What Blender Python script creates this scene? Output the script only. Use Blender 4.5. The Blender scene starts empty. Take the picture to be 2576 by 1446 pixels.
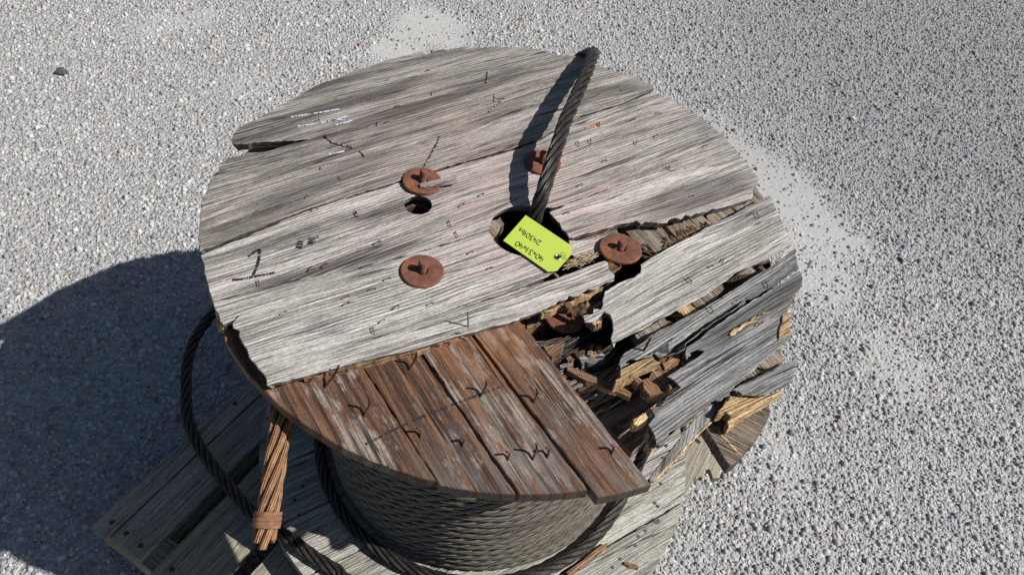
import bpy, math, random
import numpy as np
from mathutils import Vector, Matrix, Euler
from mathutils.geometry import tessellate_polygon

random.seed(7)
RS = np.random.RandomState(11)
scene = bpy.context.scene
col = scene.collection

# ------------------------------------------------------------------ camera
ZT = 0.92                                   # height of the reel's upper face above the ground
RIM = 0.508
F_PX, W_PX, H_PX = 2009.08, 2576.0, 1446.0
CAM = np.array([-0.6203, -0.8161, 0.9472 + ZT])
ROT = np.array([[0.8463, -0.5215, 0.1085], [-0.3306, -0.6740, -0.6606], [0.4176, 0.5232, -0.7429]])
cd = bpy.data.cameras.new('camera')
cam = bpy.data.objects.new('camera', cd)
col.objects.link(cam)
cd.sensor_width = 36.0
cd.lens = F_PX * 36.0 / W_PX
cd.clip_start, cd.clip_end = 0.05, 200.0
m = Matrix.Identity(4)
for i in range(3):
    m[i][0], m[i][1], m[i][2], m[i][3] = ROT[0][i], -ROT[1][i], -ROT[2][i], CAM[i]
q_, r_, s_ = m.decompose()[1], None, None
cam.matrix_world = Matrix.Translation(Vector(CAM)) @ q_.to_matrix().to_4x4()
scene.camera = cam

# ------------------------------------------------------------------ light
SUN = Vector((0.663, -0.658, 1.0)).normalized()
world = bpy.data.worlds.new('World')
scene.world = world
world.use_nodes = True
wn = world.node_tree
sky = wn.nodes.new('ShaderNodeTexSky')
sky.sky_type = 'NISHITA'
sky.sun_disc = False
sky.sun_elevation = math.asin(SUN.z)
sky.sun_rotation = math.atan2(SUN.x, SUN.y)
sky.ozone_density = 2.0
bg = wn.nodes['Background']
bg.inputs['Strength'].default_value = 0.05
wn.links.new(sky.outputs[0], bg.inputs['Color'])
ld = bpy.data.lights.new('sun', 'SUN')
ld.energy = 5.0
ld.angle = math.radians(0.5)
ld.color = (1.0, 0.965, 0.92)
sun = bpy.data.objects.new('sun', ld)
col.objects.link(sun)
sun.rotation_euler = SUN.to_track_quat('Z', 'Y').to_euler()
sun.location = (2, -2, 4)
vs = scene.view_settings
vs.view_transform = 'Standard'
vs.look = 'None'
vs.exposure = 0.40
vs.gamma = 1.0

# ------------------------------------------------------------------ measuring helpers
# a pixel gives a direction; the height of the face it lies on gives the distance
FR = dict(A=(459, 91.8, .32894), B=(1200.4, 91.8, .32894), C=(459, 529.6, .32894), D=(1200.4, 494.3, .32894),
          E=(176.5, 953.3, .34085), F=(988.6, 953.3, .34085), G=(1412.3, 741.4, .34186), H=(1165.1, 494.3, .1465),
          I=(1659.4, 918, .19528), J=(1306.4, 741.4, .19533), K=(0, 1022.5, .293), L=(635.5, 1235.7, .27412),
          T=(706, 0, .32894), U=(0, 564.9, .293), V=(0, 0, .293), M=(1447.6, 564.9, .2051), N=(988.6, 176.5, .2051),
          O=(1482.9, 176.5, .2051), P=(564.9, 282.5, .3629), Q=(988.6, 579.0, .3629), R=(494.3, 621.4, .2051), X=(0, 0, 1.0))


def at(fr, x, y, z=0.0):
    """world point on the level z (measured from the reel's upper face)"""
    f = FR[fr]
    px, py = f[0] + f[2] * x, f[1] + f[2] * y
    d = np.array([(px - W_PX / 2) / F_PX, (py - H_PX / 2) / F_PX, 1.0]) @ ROT
    k = (z + ZT - CAM[2]) / d[2]
    return CAM + d * k


def pts(s, z=0.0):
    """'A 10,20 30,40 B 5,6' -> list of xy"""
    out, fr = [], 'A'
    for tok in s.split():
        if tok in FR:
            fr = tok
        else:
            a, b = tok.split(',')
            p = at(fr, float(a), float(b), z)
            out.append((p[0], p[1]))
    return out


# ------------------------------------------------------------------ node helpers
class NT:
    def __init__(self, name):
        self.mat = bpy.data.materials.new(name)
        self.mat.use_nodes = True
        self.t = self.mat.node_tree
        self.bsdf = self.t.nodes['Principled BSDF']

    def n(self, kind, **kw):
        nd = self.t.nodes.new(kind)
        for k, v in kw.items():
            setattr(nd, k, v)
        return nd

    def put(self, sock, v):
        if hasattr(v, 'links') or hasattr(v, 'is_linked'):
            self.t.links.new(v, sock)
        else:
            sock.default_value = v

    def math(self, op, a, b=0.0, c=0.0, clamp=False):
        nd = self.n('ShaderNodeMath', operation=op, use_clamp=clamp)
        for i, v in enumerate((a, b, c)):
            self.put(nd.inputs[i], v)
        return nd.outputs[0]

    def vmath(self, op, a, b=(0, 0, 0)):
        nd = self.n('ShaderNodeVectorMath', operation=op)
        self.put(nd.inputs[0], a)
        self.put(nd.inputs[1], b)
        return nd.outputs[0]

    def noise(self, vec, scale=1.0, detail=2.0, rough=0.5, dist=0.0):
        nd = self.n('ShaderNodeTexNoise')
        self.put(nd.inputs['Vector'], vec)
        nd.inputs['Scale'].default_value = scale
        nd.inputs['Detail'].default_value = detail
        nd.inputs['Roughness'].default_value = rough
        nd.inputs['Distortion'].default_value = dist
        return nd.outputs['Fac']

    def vor(self, vec, scale, feature='F1', out='Distance', rnd=1.0):
        nd = self.n('ShaderNodeTexVoronoi', feature=feature)
        self.put(nd.inputs['Vector'], vec)
        nd.inputs['Scale'].default_value = scale
        nd.inputs['Randomness'].default_value = rnd
        return nd.outputs[out]

    def ramp(self, fac, *stops, interp='LINEAR'):
        nd = self.n('ShaderNodeValToRGB')
        self.put(nd.inputs[0], fac)
        cr = nd.color_ramp
        cr.interpolation = interp
        while len(cr.elements) < len(stops):
            cr.elements.new(0.5)
        for e, (p, c) in zip(cr.elements, stops):
            e.position = p
            if not hasattr(c, '__len__'):
                c = (c, c, c)
            e.color = (c[0], c[1], c[2], 1)
        return nd.outputs[0]

    def mix(self, fac, a, b, mode='MIX'):
        nd = self.n('ShaderNodeMix', data_type='RGBA', blend_type=mode)
        self.put(nd.inputs[0], fac)
        for s, v in ((nd.inputs[6], a), (nd.inputs[7], b)):
            if not hasattr(v, 'is_linked') and len(v) == 3:
                v = (v[0], v[1], v[2], 1)
            self.put(s, v)
        return nd.outputs[2]

    def sstep(self, v, lo, hi):
        nd = self.n('ShaderNodeMapRange', interpolation_type='SMOOTHSTEP')
        self.put(nd.inputs[0], v)
        nd.inputs[1].default_value = lo
        nd.inputs[2].default_value = hi
        return nd.outputs[0]

    def bump(self, h, dist=0.002, strength=1.0, normal=None):
        nd = self.n('ShaderNodeBump')
        nd.inputs['Strength'].default_value = strength
        nd.inputs['Distance'].default_value = dist
        self.put(nd.inputs['Height'], h)
        if normal is not None:
            self.put(nd.inputs['Normal'], normal)
        return nd.outputs[0]

    def done(self, color=None, rough=None, normal=None, metal=None, spec=None):
        b = self.bsdf
        if color is not None:
            if not hasattr(color, 'is_linked') and len(color) == 3:
                color = (*color, 1)
            self.put(b.inputs['Base Color'], color)
        if rough is not None:
            self.put(b.inputs['Roughness'], rough)
        if normal is not None:
            self.put(b.inputs['Normal'], normal)
        if metal is not None:
            self.put(b.inputs['Metallic'], metal)
        if spec is not None:
            self.put(b.inputs['Specular IOR Level'], spec)
        return self.mat


# dark weathering streaks on the flange, each with its own place and length (world x, y; half width; depth)
BANDS = [(-0.50, 0.030, -0.12, -0.003, 0.015, 0.85), (-0.42, 0.185, -0.08, 0.235, 0.034, 0.60), (-0.24, 0.312, 0.33, 0.350, 0.026, 0.70),
         (0.20, -0.105, 0.49, -0.115, 0.044, 0.75), (-0.28, 0.385, 0.06, 0.412, 0.020, 0.65), (0.10, -0.392, 0.42, -0.350, 0.026, 0.75),
         (0.26, 0.235, 0.47, 0.212, 0.030, 0.65), (-0.49, 0.150, -0.28, 0.165, 0.026, 0.55), (0.30, -0.205, 0.49, -0.190, 0.02, 0.55)]


def wood_mat(name, light, mid, dark, streak=(0.50, 0.70), line=0.75, crack=0.9, stain=None, patch=None,
             rough=0.75, period=0.0058, bumpd=0.0020, ringmix=1.0, warp=0.045, end=0.8, bands=False):
    t = NT(name)
    tc = t.n('ShaderNodeTexCoord')
    oi = t.n('ShaderNodeObjectInfo')
    rnd = oi.outputs['Random']
    off = t.n('ShaderNodeCombineXYZ')
    t.put(off.inputs[0], t.math('MULTIPLY', rnd, 37.0))
    t.put(off.inputs[1], t.math('MULTIPLY', rnd, 11.0))
    t.put(off.inputs[2], t.math('MULTIPLY', rnd, 23.0))
    p = t.vmath('ADD', tc.outputs['Object'], off.outputs[0])
    # slow wander of the grain
    w1 = t.noise(t.vmath('MULTIPLY', p, (2.0, 7.0, 7.0)), detail=1.5)
    w2 = t.noise(t.vmath('MULTIPLY', p, (7.0, 26.0, 20.0)), detail=1.0)
    sh = t.math('ADD', t.math('MULTIPLY', t.math('SUBTRACT', w1, 0.5), warp), t.math('MULTIPLY', t.math('SUBTRACT', w2, 0.5), 0.006))
    cb = t.n('ShaderNodeCombineXYZ')
    t.put(cb.inputs[1], sh)
    g = t.vmath('ADD', p, cb.outputs[0])
    rings = t.noise(t.vmath('MULTIPLY', g, (1.1, 60.0, 14.0)), detail=3.0, rough=0.6)
    fib = t.noise(t.vmath('MULTIPLY', g, (38.0, 520.0, 300.0)), detail=3.0, rough=0.75)
    grit = t.noise(t.vmath('MULTIPLY', p, (0.6, 1.0, 1.0)), 330.0, 3.0, 0.7)
    strk = t.noise(t.vmath('MULTIPLY', g, (2.2, 19.0, 8.0)), detail=6.0, rough=0.68)
    blot = t.noise(t.vmath('MULTIPLY', p, (5.0, 12.0, 12.0)), detail=4.0, rough=0.65)
    wv = t.n('ShaderNodeTexWave', wave_type='BANDS', bands_direction='Y', wave_profile='SIN')
    t.put(wv.inputs['Vector'], g)
    wv.inputs['Scale'].default_value = 2 * math.pi / (20.0 * period)
    wv.inputs['Distortion'].default_value = 2.2
    wv.inputs['Detail'].default_value = 2.0
    wv.inputs['Detail Scale'].default_value = 0.35
    lmask = t.noise(t.vmath('MULTIPLY', g, (2.5, 34.0, 20.0)), detail=2.0)
    lines = t.math('MULTIPLY', t.sstep(wv.outputs['Fac'], 0.62, 1.0), t.sstep(lmask, 0.34, 0.66))
    fib2 = t.noise(t.vmath('MULTIPLY', g, (9.0, 230.0, 120.0)), detail=4.0, rough=0.7)
    pale = t.noise(t.vmath('MULTIPLY', g, (7.0, 130.0, 60.0)), detail=4.0, rough=0.7)
    ck = t.noise(t.vmath('MULTIPLY', g, (2.0, 95.0, 25.0)), detail=1.5, rough=0.55)
    cr = t.math('SUBTRACT', 1.0, t.sstep(t.math('ABSOLUTE', t.math('SUBTRACT', ck, 0.5)), 0.0, 0.022))
    cmask = t.noise(t.vmath('MULTIPLY', p, (5.0, 40.0, 10.0)), detail=1.0)
    cr = t.math('MULTIPLY', cr, t.sstep(cmask, 0.47, 0.60))
    c = t.mix(t.math('MULTIPLY', t.sstep(rings, 0.36, 0.66), ringmix), light, mid)
    c = t.mix(t.math('MULTIPLY', t.sstep(strk, *streak), 0.92), c, dark)
    if patch:
        pm = t.noise(t.vmath('MULTIPLY', p, (7.0, 20.0, 10.0)), detail=5.0, rough=0.7)
        c = t.mix(t.sstep(pm, 0.50, 0.58), c, patch)
    c = t.mix(t.math('MULTIPLY', t.sstep(blot, 0.42, 0.75), 0.35), c, mid)
    c = t.mix(t.math('MULTIPLY', t.sstep(pale, 0.54, 0.74), 0.45), c, [min(0.72, x * 1.35) for x in light])
    c = t.mix(t.math('MULTIPLY', t.sstep(fib2, 0.50, 0.66), 0.78), c, [x * 0.8 for x in dark])
    c = t.mix(t.math('MULTIPLY', lines, line), c, [x * 0.5 for x in dark])
    fm = t.n('ShaderNodeMapRange')
    t.put(fm.inputs[0], fib)
    fm.inputs[1].default_value, fm.inputs[2].default_value = 0.25, 0.75
    fm.inputs[3].default_value, fm.inputs[4].default_value = 0.55, 1.40
    vm = t.n('ShaderNodeVectorMath', operation='SCALE')
    t.put(vm.inputs[0], c)
    gm = t.n('ShaderNodeMapRange')
    t.put(gm.inputs[0], grit)
    gm.inputs[1].default_value, gm.inputs[2].default_value = 0.3, 0.7
    gm.inputs[3].default_value, gm.inputs[4].default_value = 0.72, 1.26
    t.put(vm.inputs['Scale'], t.math('MULTIPLY', fm.outputs[0], gm.outputs[0]))
    c = vm.outputs[0]
    if bands:
        geo = t.n('ShaderNodeNewGeometry')
        sp = t.n('ShaderNodeSeparateXYZ')
        t.put(sp.inputs[0], geo.outputs['Position'])
        bn = t.noise(t.vmath('MULTIPLY', g, (4.0, 90.0, 20.0)), detail=4.0, rough=0.7)
        tot = None
        for (x0, y0, x1, y1, wd, amt) in BANDS:
            L = math.hypot(x1 - x0, y1 - y0)
            ux, uy = (x1 - x0) / L, (y1 - y0) / L
            dx = t.math('SUBTRACT', sp.outputs[0], (x0 + x1) / 2)
            dy = t.math('SUBTRACT', sp.outputs[1], (y0 + y1) / 2)
            al = t.math('ABSOLUTE', t.math('ADD', t.math('MULTIPLY', dx, ux), t.math('MULTIPLY', dy, uy)))
            ac = t.math('ABSOLUTE', t.math('SUBTRACT', t.math('MULTIPLY', dy, ux), t.math('MULTIPLY', dx, uy)))
            ac = t.math('ADD', ac, t.math('MULTIPLY', t.math('SUBTRACT', bn, 0.5), wd * 2.2))
            k = t.math('MULTIPLY', t.math('SUBTRACT', 1.0, t.sstep(ac, wd * 0.25, wd)), t.math('SUBTRACT', 1.0, t.sstep(al, L * 0.25, L * 0.56)))
            k = t.math('MULTIPLY', k, amt)
            tot = k if tot is None else t.math('MAXIMUM', tot, k)
        c = t.mix(tot, c, t.mix(t.sstep(fib2, 0.4, 0.6), [x * 1.25 for x in dark], [x * 0.6 for x in dark]))
    if stain:
        geo = t.n('ShaderNodeNewGeometry')
        for (cx, cy, r0, r1, colr, amt) in stain:
            dv = t.vmath('MULTIPLY', t.vmath('SUBTRACT', geo.outputs['Position'], (cx, cy, 0)), (1, 1, 0))
            ln = t.n('ShaderNodeVectorMath', operation='LENGTH')
            t.put(ln.inputs[0], dv)
            ms = t.math('SUBTRACT', 1.0, t.sstep(ln.outputs['Value'], r0, r1))
            sn = t.noise(t.vmath('MULTIPLY', g, (9.0, 70.0, 20.0)), detail=3.0)
            ms = t.math('MULTIPLY', t.math('MULTIPLY', ms, t.sstep(sn, 0.38, 0.66)), amt)
            c = t.mix(ms, c, colr)
    c = t.mix(t.math('MULTIPLY', cr, crack), c, (0.012, 0.010, 0.009))
    sn = t.n('ShaderNodeSeparateXYZ')
    t.put(sn.inputs[0], tc.outputs['Normal'])
    eg = t.noise(t.vmath('MULTIPLY', p, (60.0, 160.0, 160.0)), detail=2.0)
    ends = t.sstep(t.math('ABSOLUTE', sn.outputs[0]), 0.45, 0.75)
    c = t.mix(t.math('MULTIPLY', ends, end), c, t.mix(eg, [x * 0.45 + 0.01 for x in mid], [x * 0.9 for x in dark]))
    hsv = t.n('ShaderNodeHueSaturation')
    t.put(hsv.inputs['Color'], c)
    r2 = t.math('FRACT', t.math('MULTIPLY', rnd, 7.31))
    t.put(hsv.inputs['Value'], t.math('ADD', 0.86, t.math('MULTIPLY', r2, 0.28)))
    h = t.math('SUBTRACT', t.math('MULTIPLY', fib, 0.28), t.math('MULTIPLY', lines, 0.55))
    h = t.math('SUBTRACT', h, t.math('MULTIPLY', cr, 1.0))
    h = t.math('ADD', h, t.math('MULTIPLY', rings, 0.45))
    h = t.math('ADD', h, t.math('MULTIPLY', grit, 0.30))
    h = t.math('SUBTRACT', h, t.math('MULTIPLY', t.sstep(fib2, 0.46, 0.68), 0.5))
    return t.done(hsv.outputs[0], rough, t.bump(h, bumpd, 0.9), spec=0.35)


GREY = wood_mat('weathered_grey_wood', (0.435, 0.405, 0.375), (0.275, 0.248, 0.225), (0.085, 0.074, 0.066), bands=True, line=0.6,
                stain=[(0.05, 0.0, 0.02, 0.32, (0.45, 0.305, 0.275), 0.62)])
GREY_W = wood_mat('bleached_grey_wood', (0.475, 0.455, 0.42), (0.32, 0.298, 0.27), (0.10, 0.09, 0.08), bands=True, line=0.6, streak=(0.54, 0.74),
                  stain=[(0.0, 0.0, 0.02, 0.30, (0.46, 0.325, 0.295), 0.55)])
GREY_D = wood_mat('weathered_brown_grey_wood', (0.335, 0.308, 0.28), (0.205, 0.183, 0.162), (0.062, 0.053, 0.047), bands=True, line=0.65, streak=(0.46, 0.68),
                  stain=[(0.0, 0.12, 0.02, 0.30, (0.36, 0.235, 0.205), 0.5)])
GREY2 = wood_mat('weathered_dark_grey_wood', (0.31, 0.305, 0.295), (0.185, 0.18, 0.172), (0.055, 0.052, 0.050), streak=(0.46, 0.68), bands=True, line=0.65)
BROWN = wood_mat('damp_brown_wood', (0.185, 0.090, 0.048), (0.100, 0.052, 0.032), (0.040, 0.026, 0.020), streak=(0.48, 0.66), warp=0.018,
                 patch=(0.25, 0.20, 0.165), line=0.75, rough=0.7, period=0.019, ringmix=0.9, crack=1.0,
                 stain=[(-0.27, -0.55, 0.13, 0.30, (0.112, 0.098, 0.088), 0.95), (-0.16, -0.20, 0.02, 0.14, (0.27, 0.115, 0.04), 0.7)])
BASE = wood_mat('greenish_grey_wood', (0.385, 0.37, 0.325), (0.27, 0.255, 0.22), (0.10, 0.094, 0.08), streak=(0.52, 0.74), line=0.6, warp=0.03)
PALLET = wood_mat('pale_pallet_wood', (0.335, 0.305, 0.235), (0.255, 0.228, 0.17), (0.12, 0.10, 0.075), streak=(0.56, 0.80), line=0.25,
                  crack=0.6, period=0.011, bumpd=0.0010, warp=0.02)
FRESH = wood_mat('freshly_broken_wood', (0.55, 0.395, 0.215), (0.42, 0.27, 0.13), (0.17, 0.10, 0.05), streak=(0.50, 0.75), line=0.22,
                 period=0.005, bumpd=0.004, warp=0.02, end=0.25)
ROT_WOOD = wood_mat('rotten_brown_wood', (0.31, 0.18, 0.095), (0.19, 0.10, 0.055), (0.055, 0.032, 0.02), streak=(0.46, 0.70), line=0.55,
                    period=0.005, bumpd=0.004, warp=0.02, end=0.3)
SLIP = wood_mat('dark_brown_grey_wood', (0.215, 0.170, 0.130), (0.135, 0.103, 0.078), (0.05, 0.038, 0.03), streak=(0.46, 0.70), line=0.6, warp=0.02)
UNDER = wood_mat('dull_brown_grey_wood', (0.27, 0.225, 0.175), (0.18, 0.142, 0.105), (0.06, 0.045, 0.034), streak=(0.46, 0.70), line=0.6, warp=0.02)


def rust_mat(name, a, b, c, rough=0.8):
    t = NT(name)
    tc = t.n('ShaderNodeTexCoord')
    oi = t.n('ShaderNodeObjectInfo')
    v = t.vmath('ADD', tc.outputs['Object'], t.vmath('SCALE', (5, 3, 1), (0, 0, 0)))
    n1 = t.noise(v, 55, 5, 0.7)
    n2 = t.noise(v, 420, 3, 0.7)
    n3 = t.noise(v, 26, 2, 0.5)
    cc = t.mix(t.sstep(n1, 0.40, 0.62), a, b)
    cc = t.mix(t.math('MULTIPLY', t.sstep(n3, 0.52, 0.66), t.sstep(n2, 0.42, 0.6)), cc, c)
    return t.done(cc, rough, t.bump(t.math('ADD', n2, n1), 0.0008, 0.7), spec=0.25)


RUST = rust_mat('rusted_steel', (0.155, 0.062, 0.042), (0.10, 0.042, 0.030), (0.33, 0.11, 0.025))
NAILRUST = rust_mat('rusted_nail', (0.085, 0.036, 0.024), (0.05, 0.024, 0.018), (0.24, 0.085, 0.025))


def rope_mat(name, c0, c1, c2, wires=9.0, pitch=0.021, rough=0.5, metal=0.35, grime=0.5):
    t = NT(name)
    uv = t.n('ShaderNodeUVMap')
    sx = t.n('ShaderNodeSeparateXYZ')
    t.put(sx.inputs[0], uv.outputs[0])
    ph = t.math('ADD', t.math('MULTIPLY', sx.outputs[0], wires), t.math('DIVIDE', sx.outputs[1], pitch))
    st = t.math('ABSOLUTE', t.math('SINE', t.math('MULTIPLY', ph, math.pi)))
    tc = t.n('ShaderNodeTexCoord')
    n1 = t.noise(tc.outputs['Object'], 38, 4, 0.65)
    n2 = t.noise(tc.outputs['Object'], 160, 3, 0.6)
    c = t.mix(t.sstep(n1, 0.38, 0.62), c0, c1)
    c = t.mix(t.math('MULTIPLY', t.sstep(n2, 0.50, 0.66), grime), c, c2)
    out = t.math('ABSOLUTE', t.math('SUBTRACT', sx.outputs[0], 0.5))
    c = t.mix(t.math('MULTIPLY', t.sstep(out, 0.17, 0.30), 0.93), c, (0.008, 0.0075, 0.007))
    gr = t.sstep(st, 0.05, 0.55)
    c = t.mix(gr, (0.010, 0.009, 0.008), c)
    r = t.math('ADD', rough - 0.12, t.math('MULTIPLY', n2, 0.35))
    return t.done(c, r, t.bump(t.math('ADD', st, t.math('MULTIPLY', n2, 0.4)), 0.0011, 0.9), metal=metal, spec=0.4)


ROPE = rope_mat('greasy_black_wire', (0.062, 0.055, 0.050), (0.030, 0.027, 0.026), (0.115, 0.078, 0.060), metal=0.45, rough=0.36)
ROPE_COIL = rope_mat('dusty_wound_wire', (0.185, 0.168, 0.134), (0.110, 0.099, 0.080), (0.20, 0.13, 0.08), metal=0.1, rough=0.6, grime=0.35)
ROPE_RUST = rope_mat('rusted_wire', (0.31, 0.165, 0.075), (0.20, 0.095, 0.045), (0.40, 0.23, 0.11), metal=0.0, rough=0.75, wires=9, pitch=0.03)
SEIZE = rust_mat('rusty_binding_wire', (0.26, 0.13, 0.065), (0.15, 0.075, 0.045), (0.36, 0.18, 0.08))
BLACK = NT('marker_ink').done((0.014, 0.014, 0.017), 0.6)
PEN = NT('pen_ink').done((0.012, 0.022, 0.010), 0.5)
STEEL = NT('eyelet_steel').done((0.55, 0.55, 0.53), 0.25, metal=1.0)
WIRE = NT('thin_tie_wire').done((0.22, 0.20, 0.17), 0.4, metal=0.7)


def paper_mat():
    t = NT('lime_card')
    tc = t.n('ShaderNodeTexCoord')
    n1 = t.noise(tc.outputs['Object'], 700, 3, 0.7)
    n2 = t.noise(tc.outputs['Object'], 60, 2)
    c = t.mix(n1, (0.355, 0.455, 0.055), (0.42, 0.52, 0.085))
    return t.done(c, 0.65, t.bump(t.math('ADD', n1, n2), 0.0002, 0.4), spec=0.2)


PAPER = paper_mat()
STRAW = NT('dry_straw').done((0.30, 0.22, 0.12), 0.8)
WEED = NT('dry_stem').done((0.17, 0.13, 0.075), 0.8)


def ground_mask_expr(t, pos):
    """0 where the gravel lies thick, 1 on the swept fine dust (patches with their own outline)"""
    tot = None
    wob = t.noise(t.vmath('MULTIPLY', pos, (1, 1, 0)), 2.6, 5, 0.62)
    for (cx, cy, rx, ry, a, amt) in DUST:
        ca, sa = math.cos(a), math.sin(a)
        d = t.vmath('SUBTRACT', pos, (cx, cy, 0))
        sp = t.n('ShaderNodeSeparateXYZ')
        t.put(sp.inputs[0], d)
        u = t.math('DIVIDE', t.math('ADD', t.math('MULTIPLY', sp.outputs[0], ca), t.math('MULTIPLY', sp.outputs[1], sa)), rx)
        v = t.math('DIVIDE', t.math('SUBTRACT', t.math('MULTIPLY', sp.outputs[1], ca), t.math('MULTIPLY', sp.outputs[0], sa)), ry)
        r = t.math('SQRT', t.math('ADD', t.math('MULTIPLY', u, u), t.math('MULTIPLY', v, v)))
        r = t.math('ADD', r, t.math('MULTIPLY', t.math('SUBTRACT', wob, 0.5), 1.5))
        k = t.math('MULTIPLY', t.math('SUBTRACT', 1.0, t.sstep(r, 0.55, 1.15)), amt)
        tot = k if tot is None else t.math('MAXIMUM', tot, k)
    return tot


def gp(x, y):
    p = at('X', x, y, -ZT)
    return p[0], p[1]


DUST = []
for (x, y, x2, y2, ry, amt) in ((1000, 30, 1180, 110, 0.17, 1.0), (1790, 330, 2150, 640, 0.17, 0.95), (1990, 560, 2130, 800, 0.13, 0.75),
                                (330, 80, 560, 30, 0.10, 0.55), (960, 160, 1090, 60, 0.12, 0.9), (1900, 1000, 1990, 1250, 0.10, 0.45),
                                (560, 230, 700, 190, 0.10, 0.35), (2180, 820, 2300, 1000, 0.12, 0.5)):
    a, b = np.array(gp(x, y)), np.array(gp(x2, y2))
    c_, d_ = (a + b) / 2, b - a
    DUST.append((c_[0], c_[1], np.linalg.norm(d_) * 0.62, ry, math.atan2(d_[1], d_[0]), amt))


DARK = gp(2450, 150)


def dust_np(x, y):
    tot = np.zeros_like(x)
    for (cx, cy, rx, ry, a, amt) in DUST:
        ca, sa = math.cos(a), math.sin(a)
        u = ((x - cx) * ca + (y - cy) * sa) / rx
        v = ((y - cy) * ca - (x - cx) * sa) / ry
        r = np.sqrt(u * u + v * v)
        tot = np.maximum(tot, amt * np.clip((1.25 - r) / 0.6, 0, 1))
    return tot


def ground_mat():
    t = NT('gravel_ground')
    geo = t.n('ShaderNodeNewGeometry')
    pos = t.vmath('MULTIPLY', geo.outputs['Position'], (1, 1, 0))
    dust = ground_mask_expr(t, pos)
    wpos = t.vmath('ADD', pos, (0, 0, 0))
    v1 = t.vor(wpos, 84, 'F1', 'Distance')
    c1 = t.vor(wpos, 84, 'F1', 'Color')
    v2 = t.vor(wpos, 190, 'F1', 'Distance')
    c2 = t.vor(wpos, 190, 'F1', 'Color')
    n1 = t.noise(pos, 7, 5, 0.65)
    n2 = t.noise(pos, 900, 2, 0.6)
    n3 = t.noise(pos, 1.3, 3, 0.5)
    cell = t.n('ShaderNodeSeparateColor')
    t.put(cell.inputs[0], c1)
    cell2 = t.n('ShaderNodeSeparateColor')
    t.put(cell2.inputs[0], c2)
    stone = t.ramp(cell.outputs[0], (0.0, (0.20, 0.21, 0.22)), (0.35, (0.33, 0.335, 0.335)), (0.7, (0.43, 0.425, 0.41)), (0.9, (0.52, 0.50, 0.47)), (1.0, (0.42, 0.34, 0.28)))
    stone2 = t.ramp(cell2.outputs[0], (0.0, (0.22, 0.23, 0.24)), (0.5, (0.38, 0.38, 0.375)), (1.0, (0.50, 0.485, 0.46)))
    st = t.mix(0.45, stone, stone2)
    n4 = t.noise(pos, 60, 5, 0.7)
    fine = t.mix(t.sstep(t.math('ADD', t.math('MULTIPLY', n2, 0.5), t.math('MULTIPLY', n4, 0.5)), 0.38, 0.62), (0.335, 0.325, 0.308), (0.475, 0.46, 0.435))
    k = t.math('MULTIPLY', dust, 0.93)
    c = t.mix(k, st, fine)
    c = t.mix(t.math('MULTIPLY', t.sstep(n1, 0.48, 0.72), 0.30), c, fine)
    c = t.mix(t.math('MULTIPLY', t.sstep(n3, 0.45, 0.7), 0.16), c, (0.30, 0.31, 0.315))
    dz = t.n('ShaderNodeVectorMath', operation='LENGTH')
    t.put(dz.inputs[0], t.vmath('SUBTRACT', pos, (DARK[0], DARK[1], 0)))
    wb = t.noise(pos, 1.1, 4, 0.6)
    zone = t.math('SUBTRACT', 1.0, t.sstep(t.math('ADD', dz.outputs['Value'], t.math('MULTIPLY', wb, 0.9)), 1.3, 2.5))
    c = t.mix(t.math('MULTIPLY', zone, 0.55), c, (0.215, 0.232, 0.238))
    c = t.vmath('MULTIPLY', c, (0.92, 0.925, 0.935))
    h1 = t.math('SUBTRACT', 1.0, t.math('MULTIPLY', v1, 1.4))
    h2 = t.math('SUBTRACT', 1.0, t.math('MULTIPLY', v2, 1.4))
    h = t.math('ADD', t.math('MULTIPLY', h1, 0.9), t.math('MULTIPLY', h2, 0.5))
    h = t.math('MULTIPLY', h, t.math('SUBTRACT', 1.0, t.math('MULTIPLY', dust, 0.94)))
    h = t.math('ADD', h, t.math('MULTIPLY', n2, 0.12))
    return t.done(c, 0.9, t.bump(h, 0.0066, 1.0), spec=0.2)


GROUND = ground_mat()


def gravel_mat():
    t = NT('gravel_stones')
    at_ = t.n('ShaderNodeAttribute', attribute_name='tone')
    geo = t.n('ShaderNodeNewGeometry')
    n2 = t.noise(geo.outputs['Position'], 500, 3, 0.6)
    c = t.mix(t.math('MULTIPLY', n2, 0.35), at_.outputs['Color'], (0.42, 0.41, 0.39))
    return t.done(c, 0.85, t.bump(n2, 0.0008, 0.6), spec=0.25)


GRAVEL = gravel_mat()
STONE_D = rust_mat('dark_stone', (0.085, 0.088, 0.10), (0.055, 0.057, 0.065), (0.13, 0.13, 0.14), 0.85)
STONE_L = rust_mat('pale_stone', (0.42, 0.41, 0.40), (0.33, 0.32, 0.31), (0.5, 0.47, 0.42), 0.85)
STONE_R = rust_mat('red_stone', (0.30, 0.10, 0.07), (0.22, 0.08, 0.06), (0.36, 0.16, 0.11), 0.85)

# ------------------------------------------------------------------ object helpers


def tag(o, label=None, cat=None, group=None, kind=None):
    for k, v in (('label', label), ('category', cat), ('group', group), ('kind', kind)):
        if v:
            o[k] = v
    return o


def empty(name, loc, label, cat, group=None):
    o = bpy.data.objects.new(name, None)
    o.empty_display_size = 0.05
    col.objects.link(o)
    o.location = loc
    return tag(o, label, cat, group)


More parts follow.
